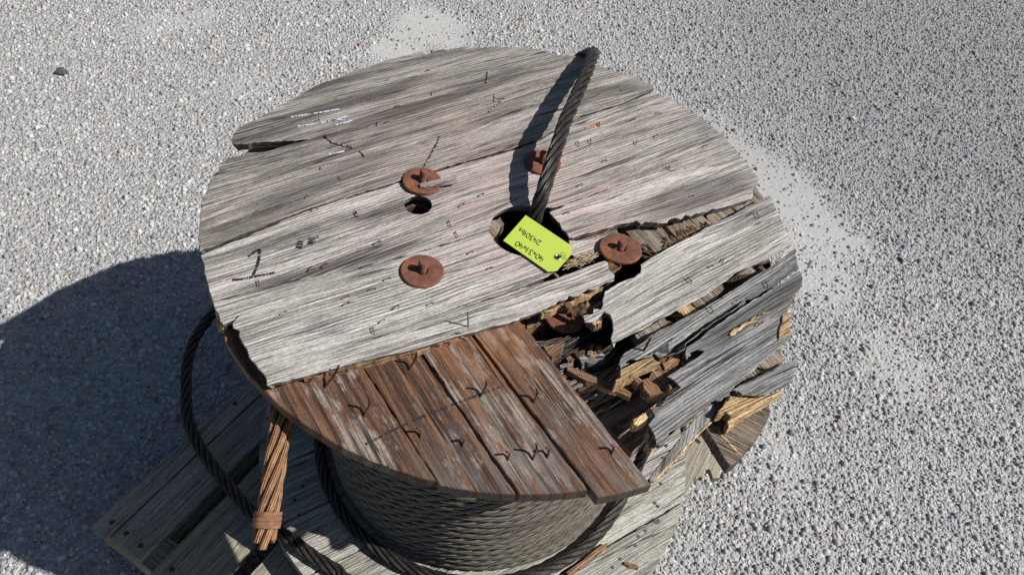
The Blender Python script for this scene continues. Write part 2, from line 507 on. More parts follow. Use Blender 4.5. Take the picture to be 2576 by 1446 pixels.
def link(name, me, mat, parent=None, loc=(0, 0, 0), rot=(0, 0, 0), smooth=False):
    o = bpy.data.objects.new(name, me)
    col.objects.link(o)
    if mat and not me.materials:
        me.materials.append(mat)
    if smooth:
        me.polygons.foreach_set('use_smooth', [True] * len(me.polygons))
    o.location = loc
    o.rotation_euler = rot
    if parent is not None:
        o.parent = parent
        o.matrix_parent_inverse = Matrix.Translation(parent.location).inverted() if parent.type == 'EMPTY' else Matrix.Identity(4)
    return o


def mesh(name, v, f):
    me = bpy.data.meshes.new(name)
    me.from_pydata([tuple(map(float, p)) for p in v], [], [tuple(int(i) for i in q) for q in f])
    me.update()
    return me


def dens(loop, step, jag, grain, rng, default=0.0009):
    """refine an outline; jag maps edge index -> ragged amplitude along the grain"""
    out = []
    n = len(loop)
    gx, gy = math.cos(grain), math.sin(grain)
    for i in range(n):
        a, b = np.array(loop[i][:2]), np.array(loop[(i + 1) % n][:2])
        L = np.linalg.norm(b - a)
        if L < 1e-6:
            continue
        k = max(1, int(L / step))
        tdir = (b - a) / L
        across = abs(tdir[0] * gy - tdir[1] * gx)      # 1: the edge cuts the grain
        amp = jag.get(i, default * (1.0 if across < 0.5 else 1.8))
        nrm = np.array([tdir[1], -tdir[0]])
        dirv = np.array([gx, gy]) if across > 0.35 else nrm
        walk = 0.0
        for j in range(k):
            t = j / k
            p = a + (b - a) * t
            if j > 0:
                walk = 0.55 * walk + rng.gauss(0, 1) * 0.75
                p = p + dirv * amp * walk
            out.append((p[0], p[1]))
    return out


def plank(name, loop, ztop, thick, mat, parent, grain=0.0, holes=(), jag=None, step=0.007, tilt=(0, 0), seed=0, bev=0.0012, label=None,
          slope=None, default=0.0009, cut=0.0):
    """a board: outline in world xy, its upper face at ztop (from the reel's upper face), grain along its local x"""
    rng = random.Random(seed + 1000)
    loops = [dens(loop, step, jag or {}, grain, rng, default)]
    for h in holes:
        loops.append(dens(h, step * 0.7, {}, grain, rng, 0.0004))
    for k, lp in enumerate(loops):                     # outer ccw, holes cw
        ar = sum(lp[i][0] * lp[(i + 1) % len(lp)][1] - lp[(i + 1) % len(lp)][0] * lp[i][1] for i in range(len(lp)))
        if (ar > 0) != (k == 0):
            lp.reverse()
    cx = sum(p[0] for p in loop) / len(loop)
    cy = sum(p[1] for p in loop) / len(loop)
    c, s = math.cos(-grain), math.sin(-grain)
    V, Fc = [], []
    tops, idx = [], []
    for lp in loops:
        n = len(lp)
        loc = [((x - cx) * c - (y - cy) * s, (x - cx) * s + (y - cy) * c) for x, y in lp]
        ins, low = [], []
        for i in range(n):
            a, b, d = np.array(loc[i - 1]), np.array(loc[i]), np.array(loc[(i + 1) % n])
            e = d - a
            L = np.linalg.norm(e) + 1e-9
            ins.append(b + np.array([-e[1], e[0]]) / L * bev)
            low.append(b + np.array([-e[1], e[0]]) / L * cut)
        o = len(V)

        def zz(x, y):
            return (slope(x, y) if slope else 0.0)
        for (x, y) in ins:
            V.append((x, y, zz(x, y)))
        for (x, y) in loc:
            V.append((x, y, zz(x, y) - bev))
        for (x, y) in low:
            V.append((x, y, zz(x, y) - thick))
        for i in range(n):
            j = (i + 1) % n
            Fc.append((o + i, o + n + i, o + n + j, o + j))
            Fc.append((o + n + i, o + 2 * n + i, o + 2 * n + j, o + n + j))
        tops.append([Vector((V[o + i][0], V[o + i][1], 0)) for i in range(n)])
        idx += [o + i for i in range(n)]
        idx_n = n
    tri = tessellate_polygon(tops)
    starts, flat = [], []
    o = 0
    for lp in loops:
        n = len(lp)
        for i in range(n):
            flat.append((o + i, o + 2 * n + i))
        o += 3 * n
    for (a, b, d) in tri:
        A, B, D = (flat[a][0], flat[b][0], flat[d][0])
        va, vb, vd = (np.array(V[A][:2]), np.array(V[B][:2]), np.array(V[D][:2]))
        cr = (vb - va)[0] * (vd - va)[1] - (vb - va)[1] * (vd - va)[0]
        if cr < 0:
            a, d = d, a
        Fc.append((flat[a][0], flat[b][0], flat[d][0]))
        Fc.append((flat[d][1], flat[b][1], flat[a][1]))
    me = mesh(name, V, Fc)
    ob = link(name, me, mat, parent, (cx, cy, ZT + ztop), (tilt[0], tilt[1], grain))
    ob.rotation_mode = 'XYZ'
    if label:
        ob['label'] = label
    return ob


def tube(path, rad, sides=7, cap=True):
    path = np.array(path, float)
    n = len(path)
    rad = np.full(n, rad) if np.isscalar(rad) else np.array(rad)
    T = np.gradient(path, axis=0)
    T /= np.linalg.norm(T, axis=1)[:, None] + 1e-12
    N, B = frames(T)
    V, Fc = [], []
    for i in range(n):
        for j in range(sides):
            a = 2 * math.pi * j / sides
            V.append(path[i] + rad[i] * (math.cos(a) * N[i] + math.sin(a) * B[i]))
    for i in range(n - 1):
        for j in range(sides):
            k = (j + 1) % sides
            Fc.append((i * sides + j, i * sides + k, (i + 1) * sides + k, (i + 1) * sides + j))
    if cap:
        Fc.append(tuple(reversed(range(sides))))
        Fc.append(tuple((n - 1) * sides + j for j in range(sides)))
    return V, Fc


def frames(T):
    n = len(T)
    N = np.zeros_like(T)
    B = np.zeros_like(T)
    up = np.array([0, 0, 1.0]) if abs(T[0][2]) < 0.9 else np.array([1.0, 0, 0])
    v = np.cross(up, T[0])
    v /= np.linalg.norm(v)
    for i in range(n):
        v = v - T[i] * np.dot(v, T[i])
        v /= np.linalg.norm(v)
        N[i] = v
        B[i] = np.cross(T[i], v)
    return N, B


def catmull(P, step):
    P = np.array(P, float)
    Q = np.vstack([2 * P[0] - P[1], P, 2 * P[-1] - P[-2]])
    out = []
    for i in range(1, len(Q) - 2):
        p0, p1, p2, p3 = Q[i - 1:i + 3]
        n = max(4, int(np.linalg.norm(p2 - p1) / 0.004))
        for t in np.linspace(0, 1, n, endpoint=False):
            out.append(0.5 * (2 * p1 + (p2 - p0) * t + (2 * p0 - 5 * p1 + 4 * p2 - p3) * t * t + (3 * p1 - p0 - 3 * p2 + p3) * t ** 3))
    out.append(P[-1])
    out = np.array(out)
    s = np.r_[0, np.cumsum(np.linalg.norm(np.diff(out, axis=0), axis=1))]
    k = max(4, int(s[-1] / step))
    u = np.linspace(0, s[-1], k)
    return np.c_[[np.interp(u, s, out[:, i]) for i in range(3)]].T, u


def strand_mesh(name, ctr, s, N, B, theta, d, sides=8, closed=False):
    n = len(ctr)
    V = np.zeros((n, sides + 1, 3))
    for j in range(sides + 1):
        a = theta + math.pi + 2 * math.pi * j / sides       # the seam faces the rope's heart
        V[:, j] = ctr + d / 2 * (np.cos(a)[:, None] * N + np.sin(a)[:, None] * B)
    Fc = []
    w = sides + 1
    for i in range(n - 1):
        for j in range(sides):
            Fc.append((i * w + j, i * w + j + 1, (i + 1) * w + j + 1, (i + 1) * w + j))
    if not closed:
        Fc.append(tuple(reversed(range(sides))))
        Fc.append(tuple((n - 1) * w + j for j in range(sides)))
    me = mesh(name, V.reshape(-1, 3), Fc)
    uv = me.uv_layers.new(name='UVMap')
    vi = np.zeros(len(me.loops), int)
    me.loops.foreach_get('vertex_index', vi)
    U = np.tile(np.arange(w) / sides, n)[vi]
    Vv = np.repeat(s, w)[vi]
    uv.data.foreach_set('uv', np.c_[U, Vv].astype(np.float32).ravel())
    me.polygons.foreach_set('use_smooth', [True] * len(me.polygons))
    return me


def rope(name, P, D, lay, mat, parent, phase=0.0, step=0.006, sides=8, fray=0.0, label=None, twist=1):
    path, s = catmull(P, step)
    T = np.gradient(path, axis=0)
    T /= np.linalg.norm(T, axis=1)[:, None]
    N, B = frames(T)
    d = D / 3 * 1.0
    core_v, core_f = tube(path, D / 6 * 1.05, 6)
    base = link(name, mesh(name, core_v, core_f), mat, parent, smooth=True)
    if label:
        base['label'] = label
    for k in range(6):
        th = twist * 2 * math.pi * s / lay + phase + k * math.pi / 3
        ctr = path + (D / 2 - d / 2) * (np.cos(th)[:, None] * N + np.sin(th)[:, None] * B)
        cut = len(s) - (int(fray * RS.rand() / step) if fray else 0)
        sm = strand_mesh('strand', ctr[:cut], s[:cut], N[:cut], B[:cut], th[:cut], d, sides)
        o = link('strand', sm, mat, None)
        o.parent = base
        o.matrix_parent_inverse = Matrix.Identity(4)
        o.matrix_parent_inverse = Matrix.Translation(parent.location)
        o.location = [-x for x in parent.location]
        o.matrix_parent_inverse = Matrix.Identity(4)
        o.location = (0, 0, 0)
    return base


# ================================================================== GROUND
g = np.linspace(-7, 9, 3)
me = mesh('ground', [(-8, -6, 0), (10, -6, 0), (10, 11, 0), (-8, 11, 0)], [(0, 1, 2, 3)])
tag(link('ground', me, GROUND), kind='structure')

# gravel lying on the ground: low five-sided stones, far too many to count
NP = 84000
gx, gy = [], []
quad = np.array([gp(-60, 1500), gp(2640, 1500), gp(2640, -40), gp(-60, -40)])
lo, hi = quad.min(0), quad.max(0)
need = NP
while need > 0:
    c = RS.rand(400000, 2) * (hi - lo) + lo
    rel = np.c_[c, np.zeros(len(c))] - CAM
    q = rel @ ROT.T
    px, py = q[:, 0] / q[:, 2] * F_PX + W_PX / 2, q[:, 1] / q[:, 2] * F_PX + H_PX / 2
    ok = (px > -80) & (px < W_PX + 80) & (py > -80) & (py < H_PX + 80)
    rx, ry = c[:, 0], c[:, 1]
    ok &= ~((np.hypot(rx, ry) < 0.40))
    ok &= RS.rand(len(c)) > 0.86 * dust_np(rx, ry)
    c = c[ok][:need]
    gx.append(c[:, 0])
    gy.append(c[:, 1])
    need -= len(c)
gx, gy = np.concatenate(gx), np.concatenate(gy)
n = len(gx)
rad = np.clip(np.exp(RS.randn(n) * 0.36 + math.log(0.0041)), 0.0018, 0.0105)
asp = 0.75 + RS.rand(n) * 0.5
hgt = rad * (0.65 + RS.rand(n) * 0.75)
ang = RS.rand(n) * 6.28
S = 5
V = np.zeros((n, 2 * S + 1, 3))
for ring, (rr, hh) in enumerate(((1.0, -0.15), (0.72, 0.72))):
    for j in range(S):
        a = ang + 2 * math.pi * (j + 0.5 * ring) / S
        wob = 0.82 + RS.rand(n) * 0.36
        V[:, ring * S + j, 0] = gx + rad * rr * wob * np.cos(a) * asp
        V[:, ring * S + j, 1] = gy + rad * rr * wob * np.sin(a) / asp
        V[:, ring * S + j, 2] = hgt * hh * (0.8 + RS.rand(n) * 0.4)
V[:, 2 * S, 0] = gx + rad * (RS.rand(n) - 0.5) * 0.6
V[:, 2 * S, 1] = gy + rad * (RS.rand(n) - 0.5) * 0.6
V[:, 2 * S, 2] = hgt
fs = []
for j in range(S):
    k = (j + 1) % S
    fs += [(j, k, S + j), (k, S + k, S + j), (S + j, S + k, 2 * S)]
fs = np.array(fs)
Fa = (fs[None] + (np.arange(n) * (2 * S + 1))[:, None, None]).reshape(-1, 3)
me = bpy.data.meshes.new('gravel')
me.vertices.add(n * (2 * S + 1))
me.vertices.foreach_set('co', V.astype(np.float32).ravel())
me.loops.add(len(Fa) * 3)
me.loops.foreach_set('vertex_index', Fa.astype(np.int32).ravel())
me.polygons.add(len(Fa))
me.polygons.foreach_set('loop_start', (np.arange(len(Fa)) * 3).astype(np.int32))
me.update(calc_edges=True)
ca = me.color_attributes.new('tone', 'FLOAT_COLOR', 'POINT')
base = np.array([(0.22, 0.225, 0.235), (0.33, 0.335, 0.335), (0.42, 0.415, 0.40), (0.52, 0.50, 0.475), (0.36, 0.29, 0.24), (0.12, 0.125, 0.13)])
pick = RS.choice(6, n, p=(0.24, 0.28, 0.26, 0.13, 0.04, 0.05))
tone = base[pick] * (0.85 + RS.rand(n, 1) * 0.3)
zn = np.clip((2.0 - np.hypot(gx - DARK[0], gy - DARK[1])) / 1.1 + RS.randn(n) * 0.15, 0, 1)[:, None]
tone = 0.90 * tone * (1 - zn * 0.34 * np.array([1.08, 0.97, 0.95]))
tone = np.repeat(tone, 2 * S + 1, axis=0)
ca.data.foreach_set('color', np.c_[tone, np.ones(len(tone))].astype(np.float32).ravel())
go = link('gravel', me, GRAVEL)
tag(go, 'fine grey gravel stones strewn over the ground', 'gravel', kind='stuff')


def stone(name, px, py, size, mat, label, sq=(1.2, 0.85, 0.55), seed=1):
    rng = np.random.RandomState(seed)
    x, y = gp(px, py)
    V = []
    rings, sd = 5, 8
    Fc = []
    for i in range(rings):
        ph = math.pi * (i + 0.5) / rings
        for j in range(sd):
            th = 2 * math.pi * j / sd
            k = 0.82 + rng.rand() * 0.3
            V.append((size * sq[0] * math.sin(ph) * math.cos(th) * k, size * sq[1] * math.sin(ph) * math.sin(th) * k, size * sq[2] * math.cos(ph) * k))
    for i in range(rings - 1):
        for j in range(sd):
            k = (j + 1) % sd
            Fc.append((i * sd + j, (i + 1) * sd + j, (i + 1) * sd + k, i * sd + k))
    Fc.append(tuple(range(sd)))
    Fc.append(tuple(reversed([(rings - 1) * sd + j for j in range(sd)])))
    o = link(name, mesh(name, V, Fc), mat, None, (x, y, size * sq[2] * 0.75), (0, 0, rng.rand() * 6))
    return tag(o, label, 'stone', 'loose stones on the gravel')


stone('stone', 156, 186, 0.023, STONE_D, 'largest dark grey stone lying alone on the gravel at upper left', (1.15, 0.85, 0.6), 3)
stone('stone', 2142, 300, 0.013, STONE_L, 'pale squarish pebble with a dark shadow among the gravel at upper right', (1.1, 0.9, 0.7), 4)
stone('stone', 2265, 655, 0.010, STONE_D, 'slim dark pebble on the gravel to the right of the reel', (1.5, 0.6, 0.6), 5)
stone('stone', 904, 114, 0.008, STONE_R, 'tiny reddish pebble above the top edge of the reel', (1.2, 0.9, 0.6), 6)
stone('stone', 391, 851, 0.009, STONE_L, 'small pale pebble in the shadow near the black rope', (1.1, 0.9, 0.6), 7)
stone('stone', 119, 796, 0.010, STONE_L, 'pale pebble just inside the edge of the shadow at left', (1.2, 0.8, 0.6), 8)
stone('stone', 112, 24, 0.009, STONE_L, 'whitish pebble in the top left corner of the gravel', (1.2, 0.8, 0.6), 9)
stone('stone', 1307, 50, 0.010, rust_mat('brown_bark', (0.13, 0.08, 0.05), (0.08, 0.05, 0.035), (0.2, 0.13, 0.08)), 'thin brown bark-like pebble at the top of the picture above the rope', (1.9, 0.5, 0.35), 10)

# ================================================================== PALLET
pal = empty('pallet', (0, 0, 0), 'pale worn wooden pallet lying on the gravel under the cable reel', 'pallet')
PU, PV = np.array([0.896, 0.444]), np.array([0.444, -0.896])
PA = math.atan2(PU[1], PU[0])
ZP = -0.80


def pal_loop(u0, u1, v0, v1):
    return [tuple(PU * u + PV * v) for u, v in ((u0, v0), (u1, v0), (u1, v1), (u0, v1))]


vb = [(-0.581, -0.531), (-0.5275, -0.436), (-0.398, -0.262), (-0.225, -0.09), (-0.05, 0.085), (0.125, 0.262), (0.30, 0.402), (0.412, 0.492)]
for k, (a, b) in enumerate(vb):
    u1 = 0.52 if k < 7 else 0.455
    lp = pal_loop(-0.655 + (0.008 if k % 2 else 0), u1, a, b)
    plank('deck_board', lp, ZP + (0.0 if k != 1 else -0.0015), 0.020, PALLET, pal, PA, seed=300 + k, step=0.02, jag={3: 0.002, 1: 0.002}, default=0.0008)
# broken end of the last deck board
plank('deck_board', pts('I 545,1095 600,1080 640,1120 700,1150 760,1180 800,1260 785,1440 690,1446 650,1330 600,1330 560,1440 470,1446 450,1380 490,1290', ZP),
      ZP - 0.004, 0.018, PALLET, pal, PA, seed=320, jag={i: 0.004 for i in range(4, 12)}, label='splintered grey end of a deck board')
for k, u in enumerate((-0.60, -0.05, 0.44)):
    plank('stringer', pal_loop(u - 0.02 if k else -0.648, u + 0.025, -0.575, 0.49), ZP - 0.0205, 0.072, PALLET, pal, PA + math.pi / 2, seed=330 + k, step=0.05)
for k, (a, b) in enumerate(((-0.575, -0.46), (-0.10, 0.0), (0.38, 0.485))):
    plank('bottom_board', pal_loop(-0.645, 0.5, a, b), ZP - 0.0930, 0.020, PALLET, pal, PA, seed=340 + k, step=0.05)


def nail_head(par, p, r=0.0045, name='nail_head', mat=NAILRUST):
    V = [(0, 0, 0.0012)]
    for rr, zz in ((0.75, 0.001), (1.0, 0.0), (1.0, -0.0015)):
        for j in range(8):
            a = 2 * math.pi * j / 8
            V.append((rr * r * math.cos(a), rr * r * math.sin(a), zz))
    Fc = []
    for j in range(8):
        k = (j + 1) % 8
        Fc += [(0, 1 + j, 1 + k), (1 + j, 9 + j, 9 + k, 1 + k), (9 + j, 17 + j, 17 + k, 9 + k)]
    return link(name, mesh(name, V, Fc), mat, par, (p[0], p[1], p[2]))


for q in (('K', 960, 990), ('K', 1083, 1085), ('K', 1208, 1190), ('K', 1475, 1395), ('E', 1215, 180)):
    nail_head(pal, at(*q, ZP) + np.array([0, 0, 0.0003]), 0.006)

# writing on the pale board at the right


def strokes(name, lines, z, width, mat, parent, frz=None, broken=0.0, seed=0, lift=0.0004, label=None):
    """flat ink strokes on a level face: each line a list of frame points"""
    rng = random.Random(seed)
    V, Fc = [], []
    for ln in lines:
        P = [frz(*q) if frz else at(*q, z) for q in ln]
        path, s = catmull(P, 0.0016) if len(P) > 2 else (np.array([P[0] + (P[1] - P[0]) * t for t in np.linspace(0, 1, max(2, int(np.linalg.norm(P[1] - P[0]) / 0.0016)))]), None)
        T = np.gradient(path, axis=0)
        T /= np.linalg.norm(T, axis=1)[:, None] + 1e-9
        for i in range(len(path) - 1):
            if rng.random() < broken:
                continue
            w = width / 2 * (0.8 + 0.4 * rng.random())
            q4 = []
            for (pp, sg) in ((path[i], -1), (path[i], 1), (path[i + 1], 1), (path[i + 1], -1)):
                nn = np.array([-T[i][1], T[i][0], 0])
                q4.append(pp + nn * w * sg + np.array([0, 0, lift]))
            o = len(V)
            V += q4
            Fc.append((o, o + 3, o + 2, o + 1))
    o = link(name, mesh(name, V, Fc), mat, parent)
    if label:
        o['label'] = label
    return o


strokes('painted_mark', [[('I', 375, 715), ('I', 402, 760)], [('I', 318, 795), ('I', 328, 835), ('I', 352, 848)],
                         [('I', 470, 878), ('I', 500, 893), ('I', 540, 882), ('I', 562, 852), ('I', 545, 832)],
                         [('I', 425, 915), ('I', 465, 960), ('I', 520, 1000)]], ZP, 0.009, BLACK, pal, broken=0.05, lift=0.0008,
        label='black painted letters on the pale deck board')

# ================================================================== CABLE REEL
reel = empty('cable_reel', (0, 0, 0.12), 'weathered grey wooden cable reel with a broken upper flange standing on a pallet', 'cable reel')
TH = 0.022
ZL = -TH - 0.0025                          # upper face of the second layer
TL = 0.0200
RIM2 = 0.519


def circ(cx, cy, r, a0, a1, n):
    return [(cx + r * math.cos(math.radians(a0 + (a1 - a0) * i / n)), cy + r * math.sin(math.radians(a0 + (a1 - a0) * i / n))) for i in range(n + 1)]


HC, HR = (0.002, -0.048), 0.062

def flange_plank(*a, **k):
    k.setdefault('cut', 0.010)
    return plank('flange_plank', *a, **k)


# --- upper layer, boards along x
lp = pts('A 385,762 430,708 600,620 750,545 1010,388 1280,287 1550,192 1800,135 1842,128 1832,150 T 1180,398 1300,385 1420,362 1405,385 1500,375 1640,364 1760,372 1880,368 2000,398 2072,428 '
         '1800,560 1600,640 A 2080,506 1760,588 1500,686 1070,762 960,793 810,803 600,813 380,828')
flange_plank( lp, 0.003, TH, GREY_D, reel, 0.0, jag={9: 0.003, 10: 0.003, 8: 0.004, 11: 0.003, 12: 0.005, 18: 0.004, 28: 0.0025, 29: 0.002}, seed=1)
lp = pts('A 962,802 800,842 640,890 430,925 350,940 300,1000 250,1062 215,1130 180,1200 150,1330 135,1400 C 133,150 135,320') + \
    [(-0.30, 0.152), (0.0, 0.150), (0.094, 0.146), (0.155, 0.150), (0.28, 0.178), (0.376, 0.178)] + \
    pts('B 1350,412 1320,375 1200,320 1000,262 940,235 T 2400,470 2250,440 2072,432 1800,563 1600,643 A 2080,510 1760,593 1500,691 1250,720 1088,764 1100,795 1140,815 1200,830 1262,842 1300,862 1262,850 1195,842 1130,826 1085,790 1066,772')
flange_plank( lp, 0.004, TH, GREY_D, reel, 0.03, seed=2)
top3 = [(x, y - 0.0009) for x, y in [(0.376, 0.178), (0.28, 0.178), (0.155, 0.150), (0.094, 0.146), (0.0, 0.150), (-0.30, 0.152)]]
lp = pts('C 137,340 160,400 175,500 190,560 212,640 230,690') + [(-0.40, 0.018), (-0.30, -0.004), (-0.21, -0.012), (-0.066, -0.019)] + \
    circ(HC[0], HC[1], HR, 152, 35, 14) + [(0.10, -0.022), (0.30, -0.020)] + pts('B 2050,965 1940,822 1870,745 1790,680 1600,545 1500,485 1352,420') + top3
hole2 = circ(-0.135, 0.086, 0.0235, 0, 342, 19)
flange_plank( lp, 0.0, TH, GREY, reel, 0.02, holes=[hole2], seed=3)
# fourth board, left of and below the arbor hole
lp = [(-0.40, 0.0155), (-0.30, -0.0065), (-0.21, -0.0145), (-0.066, -0.0215)][::-1] + \
    pts('C 232,700 250,760 285,850 310,870 420,800 445,795 380,860 430,960 500,1090 560,1180 640,1290 645,1335 760,1310 1300,1170 1800,1050 2150,945 2560,840') + \
    pts('D 330,930 600,825 800,745 980,660 1045,645 1050,600 1010,560 1000,500 1015,480 900,515 700,590 560,640 400,690 210,750 C 2060,752 D 215,742 400,672 540,612 600,560 640,530') + \
    [(0.005, -0.128)] + circ(HC[0], HC[1], HR, 275, 158, 12)
flange_plank( lp, 0.001, TH, GREY_W, reel, -0.04, jag={7: 0.006, 8: 0.006, 9: 0.006, 10: 0.005, 20: 0.004, 22: 0.004, 23: 0.004}, seed=24)
# scrap of it left between hole and washer
flange_plank( pts('D 700,330 760,335 850,330 985,292 992,350 945,440 890,450 760,470 715,440', -0.004), -0.004, 0.018, GREY, reel, -0.04, jag={3: .003, 4: .004, 7: .004}, seed=5)
# right of the hole
lp = [(0.062, -0.030), (0.10, -0.0245), (0.30, -0.0225)] + pts('B 2052,970 2090,1015 2150,1085 2150,1140 2110,1165 D 2100,20 1900,80 1700,130 1450,208 1330,200 1250,215 1210,188 1020,238 840,285 700,318')
flange_plank( lp, 0.002, TH, GREY, reel, -0.03, jag={9: 0.003, 10: 0.005, 11: .004, 12: .004, 13: .003}, seed=6)
# fifth board
lp = pts('M 355,815 470,750 580,690 660,660 725,640 790,590 805,540 795,490 860,445 1000,352 1300,195 1660,0 B 2235,1212 2262,1240 D 2315,150 2400,340 2405,368 2220,482 2000,565 M 1575,870 1300,1020 1000,1165 870,1252 640,1365 450,1442 '
         '430,1400 460,1300 450,1180 420,1100 350,1066 340,1078 112,1190 85,1115 335,992 328,930 350,860')
flange_plank( lp, 0.0, TH, GREY_W, reel, 0.06, jag={24: .004, 25: .004, 26: .004, 27: .004, 30: .004, 32: .005, 33: .005}, seed=7)
# sixth board, split lengthwise
lp = pts('D 1095,1232 1112,1208 1260,1112 1400,1012 1700,862 2000,682 2200,560 2432,398 2452,512 2465,545 2300,655 2150,752 2092,780 1950,811 1805,890 1600,1012 1437,1115 1600,1006 1805,880 1950,799 2080,752 2040,800 2000,836 1800,968 1600,1120 1590,1165 1470,1212 1400,1245 1350,1192 1100,1300 1082,1280')
flange_plank( lp, -0.001, TH, GREY2, reel, 0.10, jag={28: .004, 29: .005, 26: .004}, seed=8)
plank('splinter', pts('D 1925,1050 2000,1000 2080,955 2200,890 2250,872 2150,925 2080,968 1985,1030 1940,1062'), 0.0005, 0.006, FRESH, reel, 0.10, seed=29, default=.002, label='thin pale sliver along the dark split plank')
lp = pts('D 1590,1192 1602,1140 1730,1052 2000,856 2300,672 2475,556 2492,600 2480,692 2425,745 G 1700,30 1690,60 1662,130 1690,190 1692,310 1640,350 1400,560 1310,640 1200,742 990,892 700,1092 690,1040 640,945 690,880 665,840 780,740 880,672 850,640 780,590 1000,452 1062,402 1000,392 925,425')
flange_plank( lp, -0.003, TH, GREY2, reel, 0.10, jag={16: .004, 17: .006, 18: .004, 19: .006, 20: .004, 22: .005, 23: .005}, seed=9)
# the last, short board at the lower right
lp = pts('G 1215,712 1262,690 1500,570 1722,460 1736,462 1726,560 1690,640 1650,672 1530,712 1420,735 1330,728 1240,700')
flange_plank( lp, -0.002, 0.022, GREY2, reel, 0.0, jag={9: .004, 10: .004, 11: .003}, seed=10)
# torn pale faces
lp = pts('G 1212,772 1225,722 1330,732 1420,740 1530,716 1655,676 1400,832 1250,942 1235,900 1262,870 1220,840 1160,858')
plank('torn_face', lp, -0.006, 0.02, FRESH, reel, -0.05, jag={8: .005, 9: .006, 10: .005, 11: .005, 0: .004}, seed=11, label='pale torn wood on the broken edge of the flange',
      slope=lambda x, y: 0.35 * min(0.0, y))
lp = pts('D 1100,1302 1220,1245 1350,1194 1400,1248 1300,1290 1200,1330 1070,1395 1060,1380 1100,1330')
plank('torn_face', lp, -0.006, 0.03, FRESH, reel, 0.12, jag={2: .004, 6: .006, 7: .005, 8: .005}, seed=12, label='yellow torn end of the split plank')
plank('torn_face', pts('G 1625,150 1688,122 1690,290 1602,322 1600,260'), 0.0005, 0.006, FRESH, reel, 0.1, jag={3: .006, 4: .006}, seed=13)
plank('torn_face', pts('D 1200,1345 1300,1300 1345,1255 1375,1310 1390,1335 1230,1425 1205,1400', ZL), ZL, 0.02, ROT_WOOD, reel, 1.5, jag={i: .004 for i in range(7)}, seed=14)
# long slim sliver hanging off the edge
sl = pts('G 640,1348 800,1140 990,893 1100,800 1200,745 1207,790 1140,868 1075,932 920,1090 780,1245 662,1366', -0.02)
plank('splinter', sl, -0.022, 0.012, GREY2, reel, 0.72, seed=15, jag={4: .003}, label='long slim sliver hanging at the broken edge')
sl = pts('G 1207,796 1142,872 1078,938 920,1096 780,1250 668,1368 690,1362 800,1262 930,1112 1080,962 1150,890 1215,815', -0.03)
plank('splinter', sl, -0.030, 0.006, FRESH, reel, 0.72, seed=16, default=0.002)
plank('splinter', pts('G 530,945 565,890 650,830 745,752 750,772 660,850 640,905 560,950', -0.01), -0.012, 0.02, FRESH, reel, 0.4, jag={0: .004, 4: .004}, seed=17)
plank('splinter', pts('G 625,1010 640,965 700,990 690,1060 705,1095 665,1140 625,1090', -0.02), -0.02, 0.02, FRESH, reel, 0.2, default=.005, seed=18)
plank('splinter', pts('G 740,500 800,450 930,432 940,455 860,505 800,545 760,548', -0.02), -0.02, 0.02, ROT_WOOD, reel, 0.2, default=.004, seed=19)
plank('splinter', pts('G 785,600 830,595 865,640 885,672 800,688 785,655 835,630', -0.012), -0.012, 0.02, FRESH, reel, 0.2, default=.003, seed=20)
# ragged pale fibres along the lower edge of the fourth board
plank('splinter', pts('C 930,1280 1300,1180 1700,1085 1900,1020 2130,948 2140,951 1900,1025 1700,1090 1300,1185 1000,1268', -0.012), -0.013, 0.012, ROT_WOOD, reel, -0.04, default=.002, seed=21)
plank('splinter', pts('D 480,872 600,838 720,790 850,735 960,680 965,690 860,750 730,803 600,850 500,883', -0.01), -0.012, 0.018, FRESH, reel, -0.04, default=.003, seed=22)
plank('splinter', pts('C 255,705 400,700 470,720 420,790 330,850 300,870 265,790', -0.006), -0.008, 0.02, FRESH, reel, 0.0, default=.003, seed=23, label='rotten pale patch at the left rim')

# --- second layer, boards along y


def seam_x(q0, q1):
    a, b = at(*q0, ZL), at(*q1, ZL)
    k = (b[0] - a[0]) / (b[1] - a[1]) * (1.0 if q0[0] == 'D' else 0.35)
    xm, ym = (a[0] + b[0]) / 2, (a[1] + b[1]) / 2
    return lambda y: xm + k * (max(y, -0.52) - ym)


SX = [seam_x(('C', 1340, 1200), ('F', 370, 770)), seam_x(('C', 1780, 1080), ('F', 980, 870)), seam_x(('C', 2180, 960), ('F', 1510, 830)), seam_x(('D', 330, 940), ('F', 1910, 770))]


def brown_board(k, yhi, seed, dz=0.0, r=RIM2):
    """visible brown boards between the traced joints"""
    g = 0.0022
    def rim_y(fx):
        y = -0.35
        for _ in range(30):
            y = -math.sqrt(max(0.001, r * r - fx(y) ** 2))
        return y
    f0 = (lambda y: SX[k - 1](y) + g) if k else None
    f1 = lambda y: SX[k](y) - g
    y1 = rim_y(f1)
    if f0:
        y0 = rim_y(f0)
        a0, a1 = math.degrees(math.atan2(y0, f0(y0))), math.degrees(math.atan2(y1, f1(y1)))
        lp = [(f0(yhi), yhi), (f0(0.0), 0.0)] + circ(0, 0, r, a0, a1, 6) + [(f1(0.0), 0.0), (f1(yhi), yhi)]
    else:
        a1 = math.degrees(math.atan2(y1, f1(y1)))
        if a1 > 0:
            a1 -= 360
        a0 = math.degrees(math.atan2(0.12, -0.5)) - 360
        lp = [(f1(0.14), 0.14), (-0.486, 0.13)] + circ(0, 0, 0.507, a0, a0 + 14, 4) + circ(0, 0, 0.514, a0 + 17, a1, 10) + [(f1(0.0), 0.0)]
    return plank('under_plank', lp, ZL + dz, TL, BROWN, reel, math.pi / 2, seed=seed, step=0.012, holes=[circ(-0.135, 0.086, 0.0225, 0, 342, 19)] if k == 3 else ())


def ycut(x):
    return math.sqrt(max(0.0, RIM ** 2 - x * x))


